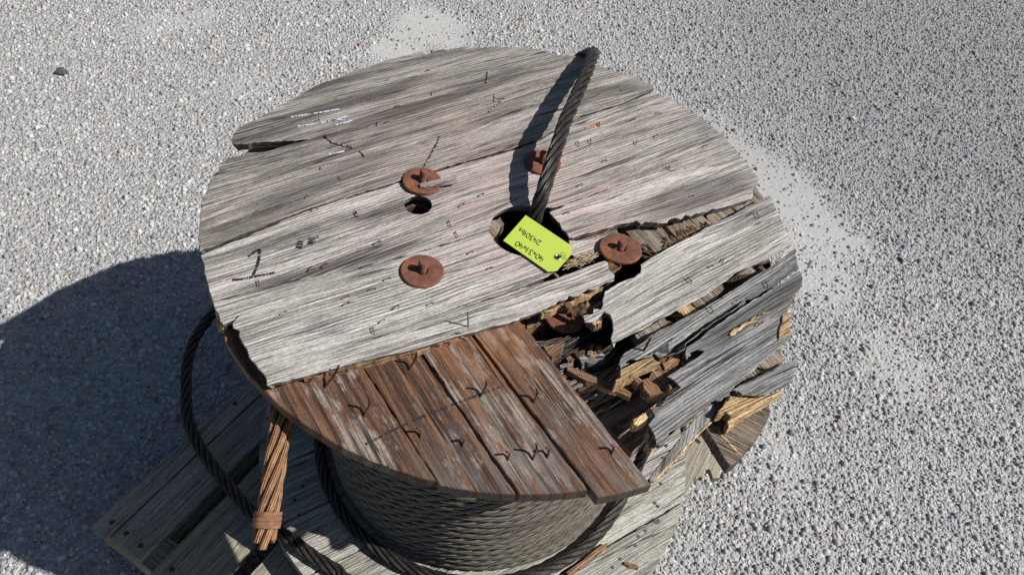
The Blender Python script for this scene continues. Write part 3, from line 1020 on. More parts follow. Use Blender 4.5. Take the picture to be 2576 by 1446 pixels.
def under(x0, x1, ylo=None, yhi=None, mat=BROWN, seed=0, dz=0.0, jag=None, hole=False, r=None):
    n = 8
    X = np.linspace(x0 + 0.0015, x1 - 0.0015, n)
    RR = r or RIM
    yc = lambda x: math.sqrt(max(0.0001, RR * RR - x * x))
    lo_ = [(x, -yc(x) if ylo is None else ylo + 0.012 * math.sin(40 * x + seed)) for x in X]
    hi_ = [(x, yc(x) if yhi is None else yhi) for x in X[::-1]]
    J = {}
    if ylo is not None:
        for i in range(n):
            J[i] = 0.008
    if yhi is not None:
        for i in range(n, 2 * n):
            J[i] = 0.008
    return plank('under_plank', lo_ + hi_, ZL + dz, TL, mat, reel, math.pi / 2, jag=J, seed=seed, step=0.012)


plank('under_plank', [(-0.45, 0.16), (-0.30, 0.16), (-0.20, 0.30), (-0.22, 0.45), (-0.30, 0.405), (-0.355, 0.360), (-0.40, 0.29)], -0.032, 0.016, UNDER, reel, 0.0, seed=39)  # added board under the wedge gap, blocks sun from leaking through to the ground
brown_board(0, 0.14, 40)
brown_board(1, 0.26, 41)
brown_board(2, 0.40, 42, 0.0005)
brown_board(3, 0.45, 43, 0.0015, 0.533)
under(-0.088, 0.0, ylo=0.035, seed=44, mat=UNDER)
plank('under_plank', [(-0.087, -0.135), (-0.012, -0.135)] + circ(0.014, -0.050, 0.057, 245, 112, 10) + [(-0.006, 0.02), (-0.087, 0.02)], ZL, TL, UNDER, reel, math.pi / 2, seed=144)
under(0.0, 0.09, ylo=0.030, seed=45, mat=UNDER)
under(0.092, 0.178, ylo=-0.12, seed=46, mat=UNDER)
under(0.178, 0.255, ylo=-0.300, seed=47, mat=UNDER)
under(0.255, 0.335, ylo=-0.278, seed=48, mat=UNDER)
under(0.335, 0.405, ylo=-0.262, seed=49, mat=UNDER)
under(0.405, 0.462, ylo=-0.19, seed=59, mat=UNDER)
plank('under_plank', [(0.4635, -0.20), (0.4635, 0.20)] + circ(0, 0, RIM, 23, -23, 10), ZL, TL, UNDER, reel, math.pi / 2, seed=50, step=0.012)
under(0.06, 0.125, ylo=-0.335, yhi=-0.262, seed=51, mat=UNDER)
under(0.135, 0.176, ylo=-0.332, yhi=-0.25, seed=52, mat=FRESH)
# stubs under the split sixth board, seen in the gaps
under(0.30, 0.36, ylo=-0.36, yhi=-0.338, seed=155, mat=UNDER)
under(0.195, 0.238, yhi=-0.352, seed=153, mat=UNDER, ylo=-0.446)
under(0.245, 0.29, yhi=-0.345, seed=157, mat=UNDER, ylo=-0.385)
under(0.14, 0.184, yhi=-0.358, seed=154, mat=UNDER, ylo=-0.462)
under(0.078, 0.132, ylo=-0.44, yhi=-0.362, seed=156, mat=UNDER)
under(0.0, 0.07, ylo=-0.40, yhi=-0.345, seed=54, mat=ROT_WOOD)
# end of a second layer board that has slipped out at the lower right
lp = pts('I 560,770 900,1300 965,1268 1060,1180 1220,990 1350,790 1430,600 1400,450 1300,300 1000,200 700,420', -0.035)
plank('under_plank', lp, -0.035, 0.022, SLIP, reel, math.radians(-62), seed=55, step=0.012, label='brown board end slipped out from under the flange')
plank('splinter', pts('I 745,840 800,880 930,1010 1060,1165 1045,1172 900,1040 790,920', -0.034), -0.0335, 0.004, FRESH, reel, -1.0, seed=56)
plank('splinter', pts('I 1300,560 1330,620 1340,650 1270,590 1230,520 1260,510', -0.034), -0.0335, 0.004, FRESH, reel, -1.0, seed=57)
for k, (x0, x1, y0, y1) in enumerate(((0.10, 0.345, -0.345, -0.262), (0.12, 0.225, -0.430, -0.349), (0.385, 0.395, -0.29, -0.17))):
    plank('under_plank', [(x0, y0), (x1, y0), (math.sqrt(0.488 ** 2 - y1 * y1), y1), (x0, y1)], -0.060, 0.02, BROWN, reel, 0.0, seed=160 + k, step=0.012)  # added boards, set deep in shade to keep the gaps above dark
# dark plank sunk deeper, seen through the break
plank('under_plank', pts('G 250,900 420,800 560,690 760,610 900,640 800,760 700,900 660,1000 600,1080 520,1160 380,1010', -0.12), -0.12, 0.02, BROWN, reel, 0.05, seed=159, step=0.012)
# crossing piece at the edge of the hole in the flange
plank('splinter', pts('J 300,655 430,632 560,580 575,590 560,700 470,770 425,800', ZL), ZL, 0.02, ROT_WOOD, reel, 0.2, default=.003, seed=58)

# --- barrel staves
for k in range(16):
    a0, a1 = 2 * math.pi * k / 16, 2 * math.pi * (k + 1) / 16 - 0.012
    r0, r1 = 0.185, 0.212
    lp = [(r1 * math.cos(a0), r1 * math.sin(a0)), (r1 * math.cos(a1), r1 * math.sin(a1)), (r0 * math.cos(a1), r0 * math.sin(a1)), (r0 * math.cos(a0), r0 * math.sin(a0))]
    plank('stave', lp, -0.052, 0.670, ROT_WOOD, reel, 0.0, seed=60 + k, step=0.05, bev=0.0008)

# --- bottom flange: boards along x over boards along y
ZB = -0.724
ys = [-0.508, -0.385, -0.262, -0.130, 0.002, 0.135, 0.27, 0.39, 0.508]
for k in range(8):
    y0, y1 = ys[k] + 0.0018, ys[k + 1] - 0.0018
    Y = np.linspace(y0, y1, 9)
    xr = lambda y: math.sqrt(max(0.0012, RIM ** 2 - y * y))
    lp = [(xr(y), y) for y in Y] + [(-xr(y), y) for y in Y[::-1]]
    plank('base_plank', lp, ZB - 0.001 * (k % 3), TH, BASE, reel, 0.0, seed=80 + k, step=0.012)
for k in range(8):
    y0, y1 = ys[k] + 0.0018, ys[k + 1] - 0.0018
    Y = np.linspace(y0, y1, 9)
    xr = lambda y: math.sqrt(max(0.0012, (RIM - 0.004) ** 2 - y * y))
    lp = [(y, -xr(y)) for y in Y] + [(y, xr(y)) for y in Y[::-1]]
    plank('base_plank', lp, ZB - TH - 0.0025, 0.0350, BASE, reel, math.pi / 2, seed=90 + k, step=0.02)
for q in ('F', 2020, 490), ('F', 1995, 580), ('F', 2010, 685), ('F', 1980, 770), ('F', 1935, 912), ('F', 1957, 937), ('F', 1862, 1118), ('F', 1788, 1227), \
         ('F', 1810, 1158), ('F', 1676, 1325), ('F', 1620, 1388), ('E', 1655, 890), ('E', 1690, 1000), ('E', 1715, 790), ('F', 1945, 1045):
    r = 0.0085 if q[1:] == (1945, 1045) else 0.0042
    nail_head(reel, at(*q, ZB) + np.array([0, 0, 0.0003]), r, mat=STONE_D)

# --- washers and bolts


def lathe(prof, n=14):
    V, Fc = [], []
    for (r, z) in prof:
        for j in range(n):
            a = 2 * math.pi * j / n
            V.append((r * math.cos(a), r * math.sin(a), z))
    for i in range(len(prof) - 1):
        for j in range(n):
            k = (j + 1) % n
            Fc.append((i * n + j, i * n + k, (i + 1) * n + k, (i + 1) * n + j))
    return V, Fc


def washer(p, tilt=(0, 0), r=0.0345, bolt=0.026, lean=(0.0, 0.0), label=None, nut=False, roll=0.0):
    V, Fc = lathe([(0.0085, 0.0), (0.0092, 0.0042), (0.0105, 0.005), (r - 0.0015, 0.005), (r, 0.0038), (r, 0.0), (0.0085, 0.0)], 36)
    rng = random.Random(int(p[0] * 9999))
    V = [(x * (1 + 0.012 * math.sin(3 * math.atan2(y, x) + p[0] * 50)), y * (1 + 0.012 * math.sin(2 * math.atan2(y, x))), z) for x, y, z in V]
    w = link('washer', mesh('washer', V, Fc), RUST, reel, p, (tilt[0], tilt[1], roll), smooth=False)
    if label:
        w['label'] = label
    prof = [(0.0001, -0.03), (0.0068, -0.03)]
    k = 0
    z = 0.004
    while z < bolt - 0.002:
        prof.append((0.0074 if k % 2 else 0.0063, z))
        z += 0.0013
        k += 1
    prof += [(0.0058, bolt), (0.0001, bolt + 0.0008)]
    Vb, Fb = lathe(prof, 12)
    b = link('bolt', mesh('bolt', Vb, Fb), RUST, None, (0, 0, 0), (lean[0], lean[1], 0))
    b.parent = w
    if nut:
        s = 0.013
        Vn = [(x * s, y * s, z) for z in (0.0052, 0.0150) for (x, y) in ((-1, -.9), (1, -.9), (1, .9), (-1, .9))]
        Fn = [(0, 3, 2, 1), (4, 5, 6, 7), (0, 1, 5, 4), (1, 2, 6, 5), (2, 3, 7, 6), (3, 0, 4, 7)]
        nn = link('nut', mesh('nut', Vn, Fn), RUST, None, (0, 0, 0), (0, 0, 0.5))
        nn.parent = w
    return w


def zup(p, z):
    return (p[0], p[1], ZT + z)


washer(zup(at('C', 1832, 475), 0.0012), lean=(0.05, 0.03), label='orange-flecked rusty washer on the pale fourth board')
washer(zup(at('A', 1832, 1122), 0.0025), tilt=(0.03, 0.0), lean=(0.10, 0.1), roll=1.0, label='rusty washer with a sliver of wood resting on it')
washer(zup(at('B', 500, 975), 0.0012), lean=(0.0, 0.05), roll=2.0, label='rusty washer half hidden by the black rope')
washer(zup(at('D', 1095, 402, 0.004), 0.002), tilt=(-0.05, 0.04), r=0.0365, bolt=0.022, roll=0.6, label='dull brown washer at the rotten gap')
washer(zup(at('J', 600, 250, -0.040), -0.043), tilt=(0.12, -0.1), bolt=0.034, nut=True, label='broken washer with a square nut sunk in the broken hollow')
plank('splinter', pts('A 1810,1140 1840,1128 2095,1075 2102,1122 2080,1132 1850,1165 1815,1160', 0.008), 0.0125, 0.004, GREY, reel, 0.08, seed=120, step=0.01)

# --- staples


def staple(p, a, w=0.011, h=0.0022, tiltz=0.0):
    d = np.array([math.cos(a), math.sin(a), 0])
    path = [p - d * w / 2 + np.array([0, 0, -0.003]), p - d * w / 2 + np.array([0, 0, h * 0.8]), p - d * w / 2 * 0.85 + np.array([0, 0, h]),
            p + d * w / 2 * 0.85 + np.array([0, 0, h * 1.2]), p + d * w / 2 + np.array([0, 0, h]), p + d * w / 2 + np.array([0, 0, -0.003])]
    V, Fc = tube(path, 0.00075, 5)
    return link('staple', mesh('staple', V, Fc), NAILRUST, reel)


SP = [('A', x, y) for x, y in ((1165, 490), (1440, 493), (1905, 455), (1640, 550), (2125, 415), (1870, 280), (1560, 350), (1490, 685), (1770, 600), (2085, 515), (2080, 742), (1845, 830), (2315, 685),
                               (2435, 495), (605, 940), (720, 1195), (475, 1198), (945, 1243), (570, 1300), (1010, 1328), (565, 1355), (1332, 1365), (1198, 1103), (1055, 1025), (1030, 660), (2285, 1220), (2135, 1298))]
SP += [('B', x, y) for x, y in ((415, 545), (895, 525), (1190, 645), (1380, 595), (865, 812), (770, 828), (1215, 818), (1365, 768), (1738, 845), (972, 960), (1465, 1013), (1635, 1230), (1095, 425), (680, 1365), (65, 685), (785, 1147), (930, 680))]
SP += [('C', x, y) for x, y in ((1490, 255), (1565, 535), (1448, 612), (1250, 672), (1250, 725), (1630, 750), (1895, 725), (1525, 852), (1460, 928), (2345, 450), (2200, 332), (585, 565), (975, 455), (1085, 428), (770, 790), (1335, 38), (2040, 105), (2095, 190), (1025, 225))]
SP += [('D', x, y) for x, y in ((95, 555), (1620, 650), (1880, 495), (1785, 540), (2140, 155), (2165, 975), (1785, 872), (2210, 680))]
for k, q in enumerate(SP):
    p = at(*q, 0.0)
    p = p + np.array([0, 0, 0.0015])
    staple(p, random.choice((0.0, 0.1, -0.2, 0.3, 1.2, 1.5, 0.6)) + random.uniform(-0.2, 0.2), random.uniform(0.009, 0.0125), random.uniform(0.0016, 0.004))

# --- bent nails standing in the brown boards


def bent_nail(q, tip, z, h, bend=0.006, head=False):
    a = at(*q, z)
    f = FR[tip[0]]
    b = at(tip[0], tip[1], tip[2], z + h)
    mid = (a + b) / 2 + np.array([bend, bend * 0.4, 0])
    path, _ = catmull([a + np.array([0, 0, -0.008]), a, mid, b], 0.004)
    V, Fc = tube(path, np.linspace(0.0021, 0.0017, len(path)), 6)
    return link('nail', mesh('nail', V, Fc), NAILRUST, reel, smooth=True)


for b, t, h in ((('F', 645, 130), ('F', 688, 15), .030), (('F', 1035, 180), ('F', 1062, 75), .028), (('F', 205, 435), ('F', 175, 360), .018), (('F', 512, 495), ('F', 503, 437), .014),
                (('F', 848, 598), ('F', 836, 535), .016), (('F', 1030, 595), ('F', 1056, 475), .030), (('F', 1138, 580), ('F', 1130, 505), .018), (('F', 1612, 558), ('F', 1617, 485), .018),
                (('E', 1875, 50), ('C', 1790, 1085), .034), (('E', 2170, 275), ('E', 2205, 135), .034), (('C', 1735, 1215), ('C', 1790, 1085), .034), (('C', 1090, 1350), ('C', 1195, 1185), .040)):
    if b == ('E', 1875, 50):
        continue
    bent_nail(b, t, ZL, h)
bent_nail(('J', 1600, 720), ('J', 1690, 555), -0.002, 0.04, 0.002)
bent_nail(('I', 960, 345), ('I', 1035, 412), -0.002, 0.012, 0.0)
bent_nail(('I', 735, 850), ('I', 775, 795), -0.035, 0.012, 0.0)

# --- marker writing on the flange
strokes('marker_writing', [[('C', 505, 355), ('C', 545, 325), ('C', 590, 297)], [('C', 593, 297), ('C', 585, 380), ('C', 562, 450), ('C', 530, 522)],
                           [('C', 382, 533), ('C', 460, 526), ('C', 590, 500), ('C', 705, 478)]], 0.0, 0.0042, BLACK, reel, broken=0.22, seed=3, lift=0.0012,
        label='black marker numeral 1')
strokes('marker_writing', [[('C', 890, 292), ('C', 906, 236)], [('C', 975, 272), ('C', 984, 212)]], 0.0, 0.0085, BLACK, reel, broken=0.25, seed=5, lift=0.0012, label='black marker inch mark')
strokes('scribed_line', [[('E', 2180, 482), ('F', 100, 330), ('F', 400, 205), ('F', 800, 55)]], ZL, 0.004, BLACK, reel, broken=0.45, seed=6, lift=0.0006, label='faint dark line across the brown boards')

PAINT = NT('old_blue_paint').done((0.40, 0.43, 0.48), 0.7)
STAIN = NT('rust_stain').done((0.42, 0.20, 0.10), 0.8)
CR = [[('N', 570, 820), ('N', 545, 890), ('N', 500, 970), ('N', 440, 1085), ('N', 372, 1200)], [('N', 1250, 295), ('N', 1240, 390)], [('N', 1320, 385), ('N', 1270, 430), ('N', 1170, 520)],
      [('N', 1165, 25), ('N', 1145, 160)], [('A', 1355, 880), ('A', 1392, 925)], [('A', 1130, 812), ('A', 1220, 838), ('A', 1300, 858)]]
for CK, ck in enumerate(CR):
    strokes('open_crack', [ck], 0.004, 0.0034, BLACK, reel, broken=0.12, seed=21 + CK, lift=0.0010, label='dark jagged crack across the grain')
    strokes('torn_fibre', [[(a, x + 6, y - 3) for a, x, y in ck]], 0.004, 0.0022, FRESH, reel, broken=0.42, seed=32 + CK, lift=0.0016, label='pale torn fibres in the crack')
for ln in ([('A', 880, 690), ('A', 1080, 660), ('A', 1260, 612)], [('A', 1090, 655), ('A', 1190, 640), ('A', 1300, 650)], [('A', 830, 620), ('A', 1020, 590), ('A', 1200, 560)],
           [('A', 1170, 680), ('A', 1280, 655)], [('A', 1120, 905), ('A', 1240, 880)]):
    strokes('paint_trace', [ln], 0.0035, 0.0040, PAINT, reel, broken=0.2, seed=23, lift=0.0010, label='flaking trace of pale blue paint')
strokes('rust_stain', [[('O', -60, 715), ('O', 60, 690), ('O', 160, 655)], [('O', -20, 735), ('O', 110, 690)]], 0.0, 0.0040, STAIN, reel, broken=0.35, seed=24, lift=0.0010)

# ================================================================== WIRE ROPE
wr = empty('wire_rope', (0, 0, 0), 'thick stranded steel wire rope wound on the reel and looped over its top', 'wire rope')
RD = 0.027
LAY = 0.195


def Z(p, z):
    return np.array([p[0], p[1], ZT + z])


# turns on the barrel: one strand mesh, shared
def turn_strand(R, D, nlay, sides=7, step=0.0065):
    n = int(2 * math.pi * R / step)
    th = np.linspace(0, 2 * math.pi, n + 1)
    er = np.c_[np.cos(th), np.sin(th), 0 * th]
    ez = np.tile([0, 0, 1.0], (n + 1, 1))
    ph = nlay * th
    d = D / 3 * 1.04
    ctr = R * er + (D / 2 - d / 2) * (np.cos(ph)[:, None] * er + np.sin(ph)[:, None] * ez)
    return strand_mesh('strand', ctr, R * th, er, ez, ph, d, sides, closed=True)


RC = 0.3465 - RD / 2
me_out = {}
NL = int(round(2 * math.pi * RC / LAY))


def turn(R, z, nl, mat, name='turn', tl=(0, 0), rot=0.0, key=None):
    if key not in me_out:
        me_out[key] = turn_strand(R, RD, nl)
        me_out[key].materials.append(mat)
        tv = np.linspace(0, 2 * math.pi, 180)
        cv, cf = tube(np.c_[R * np.cos(tv), R * np.sin(tv), 0 * tv], RD / 6 * 1.1, 5, cap=False)
        me_out[(key, 'core')] = mesh('turn', cv, cf)
        me_out[(key, 'core')].materials.append(mat)
    base = link(name, me_out[(key, 'core')], mat, wr, (0, 0, ZT + z), (tl[0], tl[1], rot))
    for k in range(6):
        o = bpy.data.objects.new('strand', me_out[key])
        col.objects.link(o)
        o.parent = base
        o.rotation_euler = (0, 0, 2 * math.pi * k / 6 / nl)
    return base


z = -0.0600
k = 0
while z > -0.705:
    turn(RC + random.uniform(-0.0015, 0.0015) * 0, z, NL, ROPE_COIL, tl=(random.uniform(-.0035, .0035), random.uniform(-.0035, .0035)), rot=random.uniform(0, 6.28), key='out')
    z -= RD * 0.955
    k += 1
for i in range(1, 4):
    R = RC - i * RD
    turn(R, -0.0600, int(round(2 * math.pi * R / LAY)), ROPE, rot=random.uniform(0, 6), tl=(0.004, -0.003), key='in%d' % i)

# arch out of the arbor hole, over the flange and down behind it
P = [Z((-0.02, -0.07), -0.14), Z((0.015, -0.042), -0.05), Z((0.039, -0.024), 0.008), Z((0.053, -0.014), 0.037), Z((0.078, 0.010), 0.050), Z((0.102, 0.034), 0.059), Z((0.135, 0.065), 0.067), Z((0.182, 0.112), 0.068),
     Z((0.219, 0.144), 0.066), Z((0.258, 0.180), 0.062), Z((0.295, 0.213), 0.058), Z((0.331, 0.247), 0.051), Z((0.374, 0.290), 0.041), Z((0.402, 0.318), 0.030), Z((0.417, 0.340), 0.018),
     Z((0.418, 0.364), -0.004), Z((0.402, 0.386), -0.036), Z((0.375, 0.415), -0.080), Z((0.31, 0.48), -0.18), Z((0.20, 0.56), -0.36), Z((0.05, 0.64), -0.60), Z((-0.12, 0.68), -0.78), Z((-0.25, 0.68), -0.85), Z((-0.40, 0.66), -0.84)]
tail = [at('U', 1815, 775, -0.72), at('U', 1722, 900, -0.735), at('U', 1645, 1050, -0.745), at('U', 1602, 1250, -0.75), at('U', 1600, 1400, -0.75), at('K', 1612, 80, -0.75), at('K', 1682, 280, -0.75),
        at('K', 1805, 480, -0.745), at('K', 1945, 660, -0.735), at('K', 2085, 820, -0.722), at('K', 2185, 935, -0.714), at('X', 688, 1328, -0.709), at('L', 350, 440, -0.708), at('L', 545, 585, -0.708), at('L', 770, 722, -0.708), at('L', 1000, 850, -0.708), Z((-0.16, -0.385), -0.708), Z((-0.08, -0.400), -0.708)]
tail2 = [Z((-0.335, -0.30), -0.708), Z((-0.25, -0.335), -0.708), Z((-0.15, -0.385), -0.708), Z((-0.03, -0.40), -0.708)]
rope('loop', P, RD, LAY, ROPE, wr, 0.4, label='black rope arching out of the centre hole over the flange')
rope('loop', [P[-1], at('X', 640, 655, -0.775), at('X', 580, 735, -0.745)] + tail, RD * 1.05, LAY, ROPE, wr, 0.9, label='black rope sweeping round the left side onto the base')
# loose turn lying round the foot of the coil, climbing at the right
lt = []
for a in np.linspace(-235, -62, 22):
    lt.append(Z((0.371 * math.cos(math.radians(a)), 0.371 * math.sin(math.radians(a))), -0.7085))
for (a, r, zz) in ((-55, .374, -.690), (-50, .378, -.62), (-47, .380, -.54), (-44, .381, -.46), (-40, .380, -.38), (-34, .378, -.30), (-26, .375, -.22), (-12, .37, -.16), (10, .365, -.13)):
    lt.append(Z((r * math.cos(math.radians(a)), r * math.sin(math.radians(a))), zz))
rope('loose_turn', lt, RD, LAY, ROPE, wr, 0.0, label='dark loose turn lying round the foot of the coil')

# rusty cut end hanging out under the flange
en = [Z((-0.30, 0.16), -0.085), Z((-0.38, 0.05), -0.082), Z((-0.44, -0.06), -0.076), at('E', 1550, 320, -0.072), at('E', 1522, 560, -0.086), at('E', 1487, 800, -0.105), at('E', 1455, 1020, -0.125), at('E', 1425, 1250, -0.145)]
rope('cut_end', en, 0.0325, 0.25, ROPE_RUST, wr, 1.2, step=0.004, sides=10, fray=0.018, label='rust-brown cut rope end bound with wire')
ax0, ax1 = at('E', 1462, 975, -0.121), at('E', 1447, 1090, -0.131)
dv = (ax1 - ax0)
L = np.linalg.norm(dv)
dv /= L
nv = np.cross(dv, [0, 0, 1.0])
nv /= np.linalg.norm(nv)
bv = np.cross(dv, nv)
sp = []
for t in np.linspace(0, 1, 300):
    a = t * 2 * math.pi * 11
    rr = 0.0178 + 0.0006 * math.sin(5 * a / 7)
    sp.append(ax0 + dv * L * t + rr * (math.cos(a) * nv + math.sin(a) * bv))
V, Fc = tube(sp, 0.0017, 6)
seiz = link('seizing', mesh('seizing', V, Fc), SEIZE, wr, smooth=True)
seiz['label'] = 'wire binding round the cut rope end'

# ================================================================== TAG
tg = empty('paper_tag', zup(at('H', 1275, 800), 0.012), 'lime green card tag with handwritten figures lying by the centre hole', 'tag')


def ztag(x, y):
    """height of the card over the flange; it bows a little"""
    u = ((x - 1275) * 0.845 + (y - 800) * 0.535) / 600.0
    v = ((x - 1275) * -0.535 + (y - 800) * 0.845) / 300.0
    return 0.0100 + 0.0015 * u - 0.0042 * v


def tpt(fr, x, y):
    return at('H', x, y, ztag(x, y))


corners = [(1075, 320), (690, 755), (1460, 1290), (1610, 1275), (1865, 985), (1855, 840)]
ol = []
for i in range(6):
    a, b = np.array(corners[i]), np.array(corners[(i + 1) % 6])
    kk = max(1, int(np.linalg.norm(b - a) / 60))
    for j in range(kk):
        ol.append(a + (b - a) * j / kk)
top = [tpt('H', *p) for p in ol]
cen = np.mean([t for t in top], axis=0)
hole = [(1630 + 34 * math.cos(t), 1040 + 34 * math.sin(t)) for t in np.linspace(0, 2 * math.pi, 15)[:-1]]
hl = [tpt('H', *p) for p in hole]
tri = tessellate_polygon([[Vector((p[0], p[1], 0)) for p in ol], [Vector((p[0], p[1], 0)) for p in hole]])
allp = top + hl
V = allp + [p + np.array([0, 0, -0.0006]) for p in allp]
n = len(allp)
Fc = []
for (a, b, c) in tri:
    va, vb_, vc = allp[a], allp[b], allp[c]
    if np.cross(vb_ - va, vc - va)[2] < 0:
        a, c = c, a
    Fc += [(a, b, c), (n + c, n + b, n + a)]
for rng_ in (range(len(top)), range(len(top), n)):
    rl = list(rng_)
    for i in range(len(rl)):
        j = (i + 1) % len(rl)
        Fc.append((rl[i], rl[j], n + rl[j], n + rl[i]))
link('card', mesh('card', V, Fc), PAPER, tg)
e0 = tpt('H', 1630, 1040)
V, Fc = lathe([(0.0032, 0.0002), (0.0034, 0.0010), (0.0045, 0.0014), (0.0058, 0.0010), (0.0062, 0.0002)], 18)
link('eyelet', mesh('eyelet', V, Fc), STEEL, tg, tuple(e0), smooth=True)
V, Fc = tube(catmull([e0 + np.array([0, 0, 0.001]), tpt('H', 1690, 1005) + np.array([0, 0, .006]), tpt('H', 1745, 1020) + np.array([0, 0, .005]), at('H', 1770, 1060, 0.006), at('H', 1730, 1110, 0.003)], 0.002)[0], 0.0005, 5)
link('tie_wire', mesh('tie_wire', V, Fc), WIRE, tg)
V, Fc = tube(catmull([e0 + np.array([0, 0, 0.001]), tpt('H', 1700, 1045) + np.array([0, 0, .003]), tpt('H', 1760, 1075) + np.array([0, 0, .002]), at('H', 1800, 1090, 0.003)], 0.002)[0], 0.0005, 5)
link('tie_wire', mesh('tie_wire', V, Fc), WIRE, tg)
GL = {'4': [[(.32, 1), (.05, .42), (.62, .42)], [(.48, .72), (.42, 0)]],
      '0': [[(.3, 1), (.08, .75), (.06, .3), (.26, 0), (.5, .2), (.54, .7), (.3, 1)]],
      'x': [[(.08, .5), (.45, .06)], [(.45, .5), (.08, .06)]],
      '3': [[(.08, .88), (.3, 1), (.48, .8), (.25, .54), (.5, .34), (.34, .02), (.06, .1)]],
      '1': [[(.3, 1), (.26, 0)]],
      '2': [[(.06, .8), (.28, 1), (.5, .8), (.3, .4), (.04, .02)], [(.04, .02), (.6, .06)]],
      'l': [[(.22, 1), (.18, 0)]],
      'b': [[(.12, 1), (.10, .0)], [(.1, .38), (.32, .52), (.46, .28), (.3, .02), (.1, .06)]],
      's': [[(.42, .50), (.2, .56), (.14, .36), (.38, .22), (.3, .02), (.06, .06)]],
      '.': [[(.1, .0), (.16, .05)]]}


def write(text, start, end, height, adv):
    s, e = np.array(start, float), np.array(end, float)
    L = np.linalg.norm(e - s)
    dx = (e - s) / L
    up = np.array([dx[1], -dx[0]])
    tot = sum(adv.get(c, 0.62) for c in text)
    k = L / tot
    out, x = [], 0.0
    for c in text:
        if c != ' ':
            for ln in GL[c]:
                out.append([('H', *(s + dx * (x + px) * k + up * py * height)) for px, py in ln])
        x += adv.get(c, 0.62)
    return out


strokes('handwriting', write('40x31x40', (1400, 1052), (925, 758), 92, {'x': .56, '1': .42}), 0, 0.0015, PEN, tg, frz=tpt, lift=0.0004, label='handwritten 40 x 31 x 40')
strokes('handwriting', write('2430lbs.', (1352, 775), (950, 512), 88, {'l': .34, 'b': .52, 's': .5, '.': .25}), 0, 0.0015, PEN, tg, frz=tpt, lift=0.0004, label='handwritten 2430 lbs.')

# ================================================================== LOOSE BITS


def chip(name, q0, q1, z, width, thick, mat, label, seed=0, z1=None, cat='wood chip', group=None):
    if -0.1 < z < -0.04:
        z += 0.030
        z1 = None if z1 is None else z1 + 0.026
    a, b = at(*q0, z), at(*q1, z if z1 is None else z1)
    rng = random.Random(seed)
    d = b - a
    L = np.linalg.norm(d)
    d /= L
    nn = np.cross([0, 0, 1.0], d)
    nn /= np.linalg.norm(nn)
    uu = np.cross(d, nn)
    V, Fc = [], []
    K = 7
    for i in range(K):
        t = i / (K - 1)
        w = width * (0.25 + 0.75 * math.sin(math.pi * min(0.95, max(0.12, t))) ** 0.5) * rng.uniform(.8, 1.2) / 2
        th = thick * rng.uniform(.75, 1.2)
        c = d * L * (t - 0.5) + nn * rng.uniform(-.1, .1) * width
        V += [c - nn * w - uu * th / 2, c + nn * w * .9 - uu * th / 2, c + nn * w * .7 + uu * th / 2, c - nn * w * .8 + uu * th / 2]
    for i in range(K - 1):
        for j in range(4):
            k = (j + 1) % 4
            Fc.append((i * 4 + j, i * 4 + k, i * 4 + 4 + k, i * 4 + 4 + j))
    Fc += [(3, 2, 1, 0), tuple((K - 1) * 4 + j for j in range(4))]
    # local x along the chip
    Rm = np.c_[d, nn, uu]
    V = [np.array(v) @ Rm for v in V]
    o = link(name, mesh(name, V, Fc), mat, None, tuple((a + b) / 2))
    o.rotation_euler = Matrix(Rm.tolist()).to_euler()
    return tag(o, label, cat, 'wood chips in the broken hollow of the reel' if 'hollow' in label else None)


ZC = -0.083
chip('wood_chip', ('J', 620, 970), ('J', 1435, 1300), -0.078, 0.020, 0.010, ROT_WOOD, 'long orange-brown splinter lying across the coil in the hollow', 1, -0.066)
chip('wood_chip', ('J', 770, 860), ('J', 1085, 800), -0.075, 0.026, 0.012, GREY2, 'short grey block of wood lying in the middle of the hollow', 2)
chip('wood_chip', ('J', 720, 785), ('J', 840, 735), -0.068, 0.010, 0.005, ROT_WOOD, 'slim tan chip above the grey block in the hollow', 3)
chip('wood_chip', ('J', 880, 745), ('J', 985, 775), -0.066, 0.014, 0.005, FRESH, 'square pale tan chip touching the grey block in the hollow', 4)
chip('wood_chip', ('J', 1005, 670), ('J', 1050, 745), -0.066, 0.011, 0.006, ROT_WOOD, 'small upright tan chip by the notch of the fifth plank', 5)
chip('wood_chip', ('J', 610, 845), ('J', 700, 815), -0.075, 0.013, 0.006, ROT_WOOD, 'small bright orange chip at the left of the hollow', 6)
chip('wood_chip', ('J', 760, 1215), ('J', 960, 1190), -0.080, 0.008, 0.005, ROT_WOOD, 'thin orange sliver under the long splinter', 7)
chip('wood_chip', ('J', 520, 920), ('J', 690, 890), -0.078, 0.007, 0.004, GREY2, 'thin grey sliver beside the brown boards in the hollow', 8)
chip('wood_chip', ('J', 680, 240), ('J', 880, 95), -0.055, 0.016, 0.008, ROT_WOOD, 'brown sliver leaning beside the sunken square nut', 9, -0.03)
chip('wood_chip', ('J', 780, 250), ('J', 1060, 120), -0.062, 0.020, 0.008, BROWN, 'dark brown sliver under the grey stub of the fifth plank', 10, -0.045)
chip('wood_chip', ('J', 900, 690), ('J', 955, 650), -0.066, 0.008, 0.004, ROT_WOOD, 'tiny leaf-shaped chip above the slim tan chip', 11)
chip('metal_scrap', ('J', 640, 420), ('J', 775, 440), -0.070, 0.014, 0.005, RUST, 'rusty scrap of a broken washer near the sunken nut', 12, cat='metal scrap')
chip('wood_chip', ('J', 910, 380), ('J', 1040, 340), -0.045, 0.024, 0.016, FRESH, 'pale yellow torn lump under the grey stub', 13)
chip('wood_chip', ('M', 700, 40), ('M', 770, 130), -0.030, 0.014, 0.010, FRESH, 'bright orange splinter beside the dull brown washer', 14)
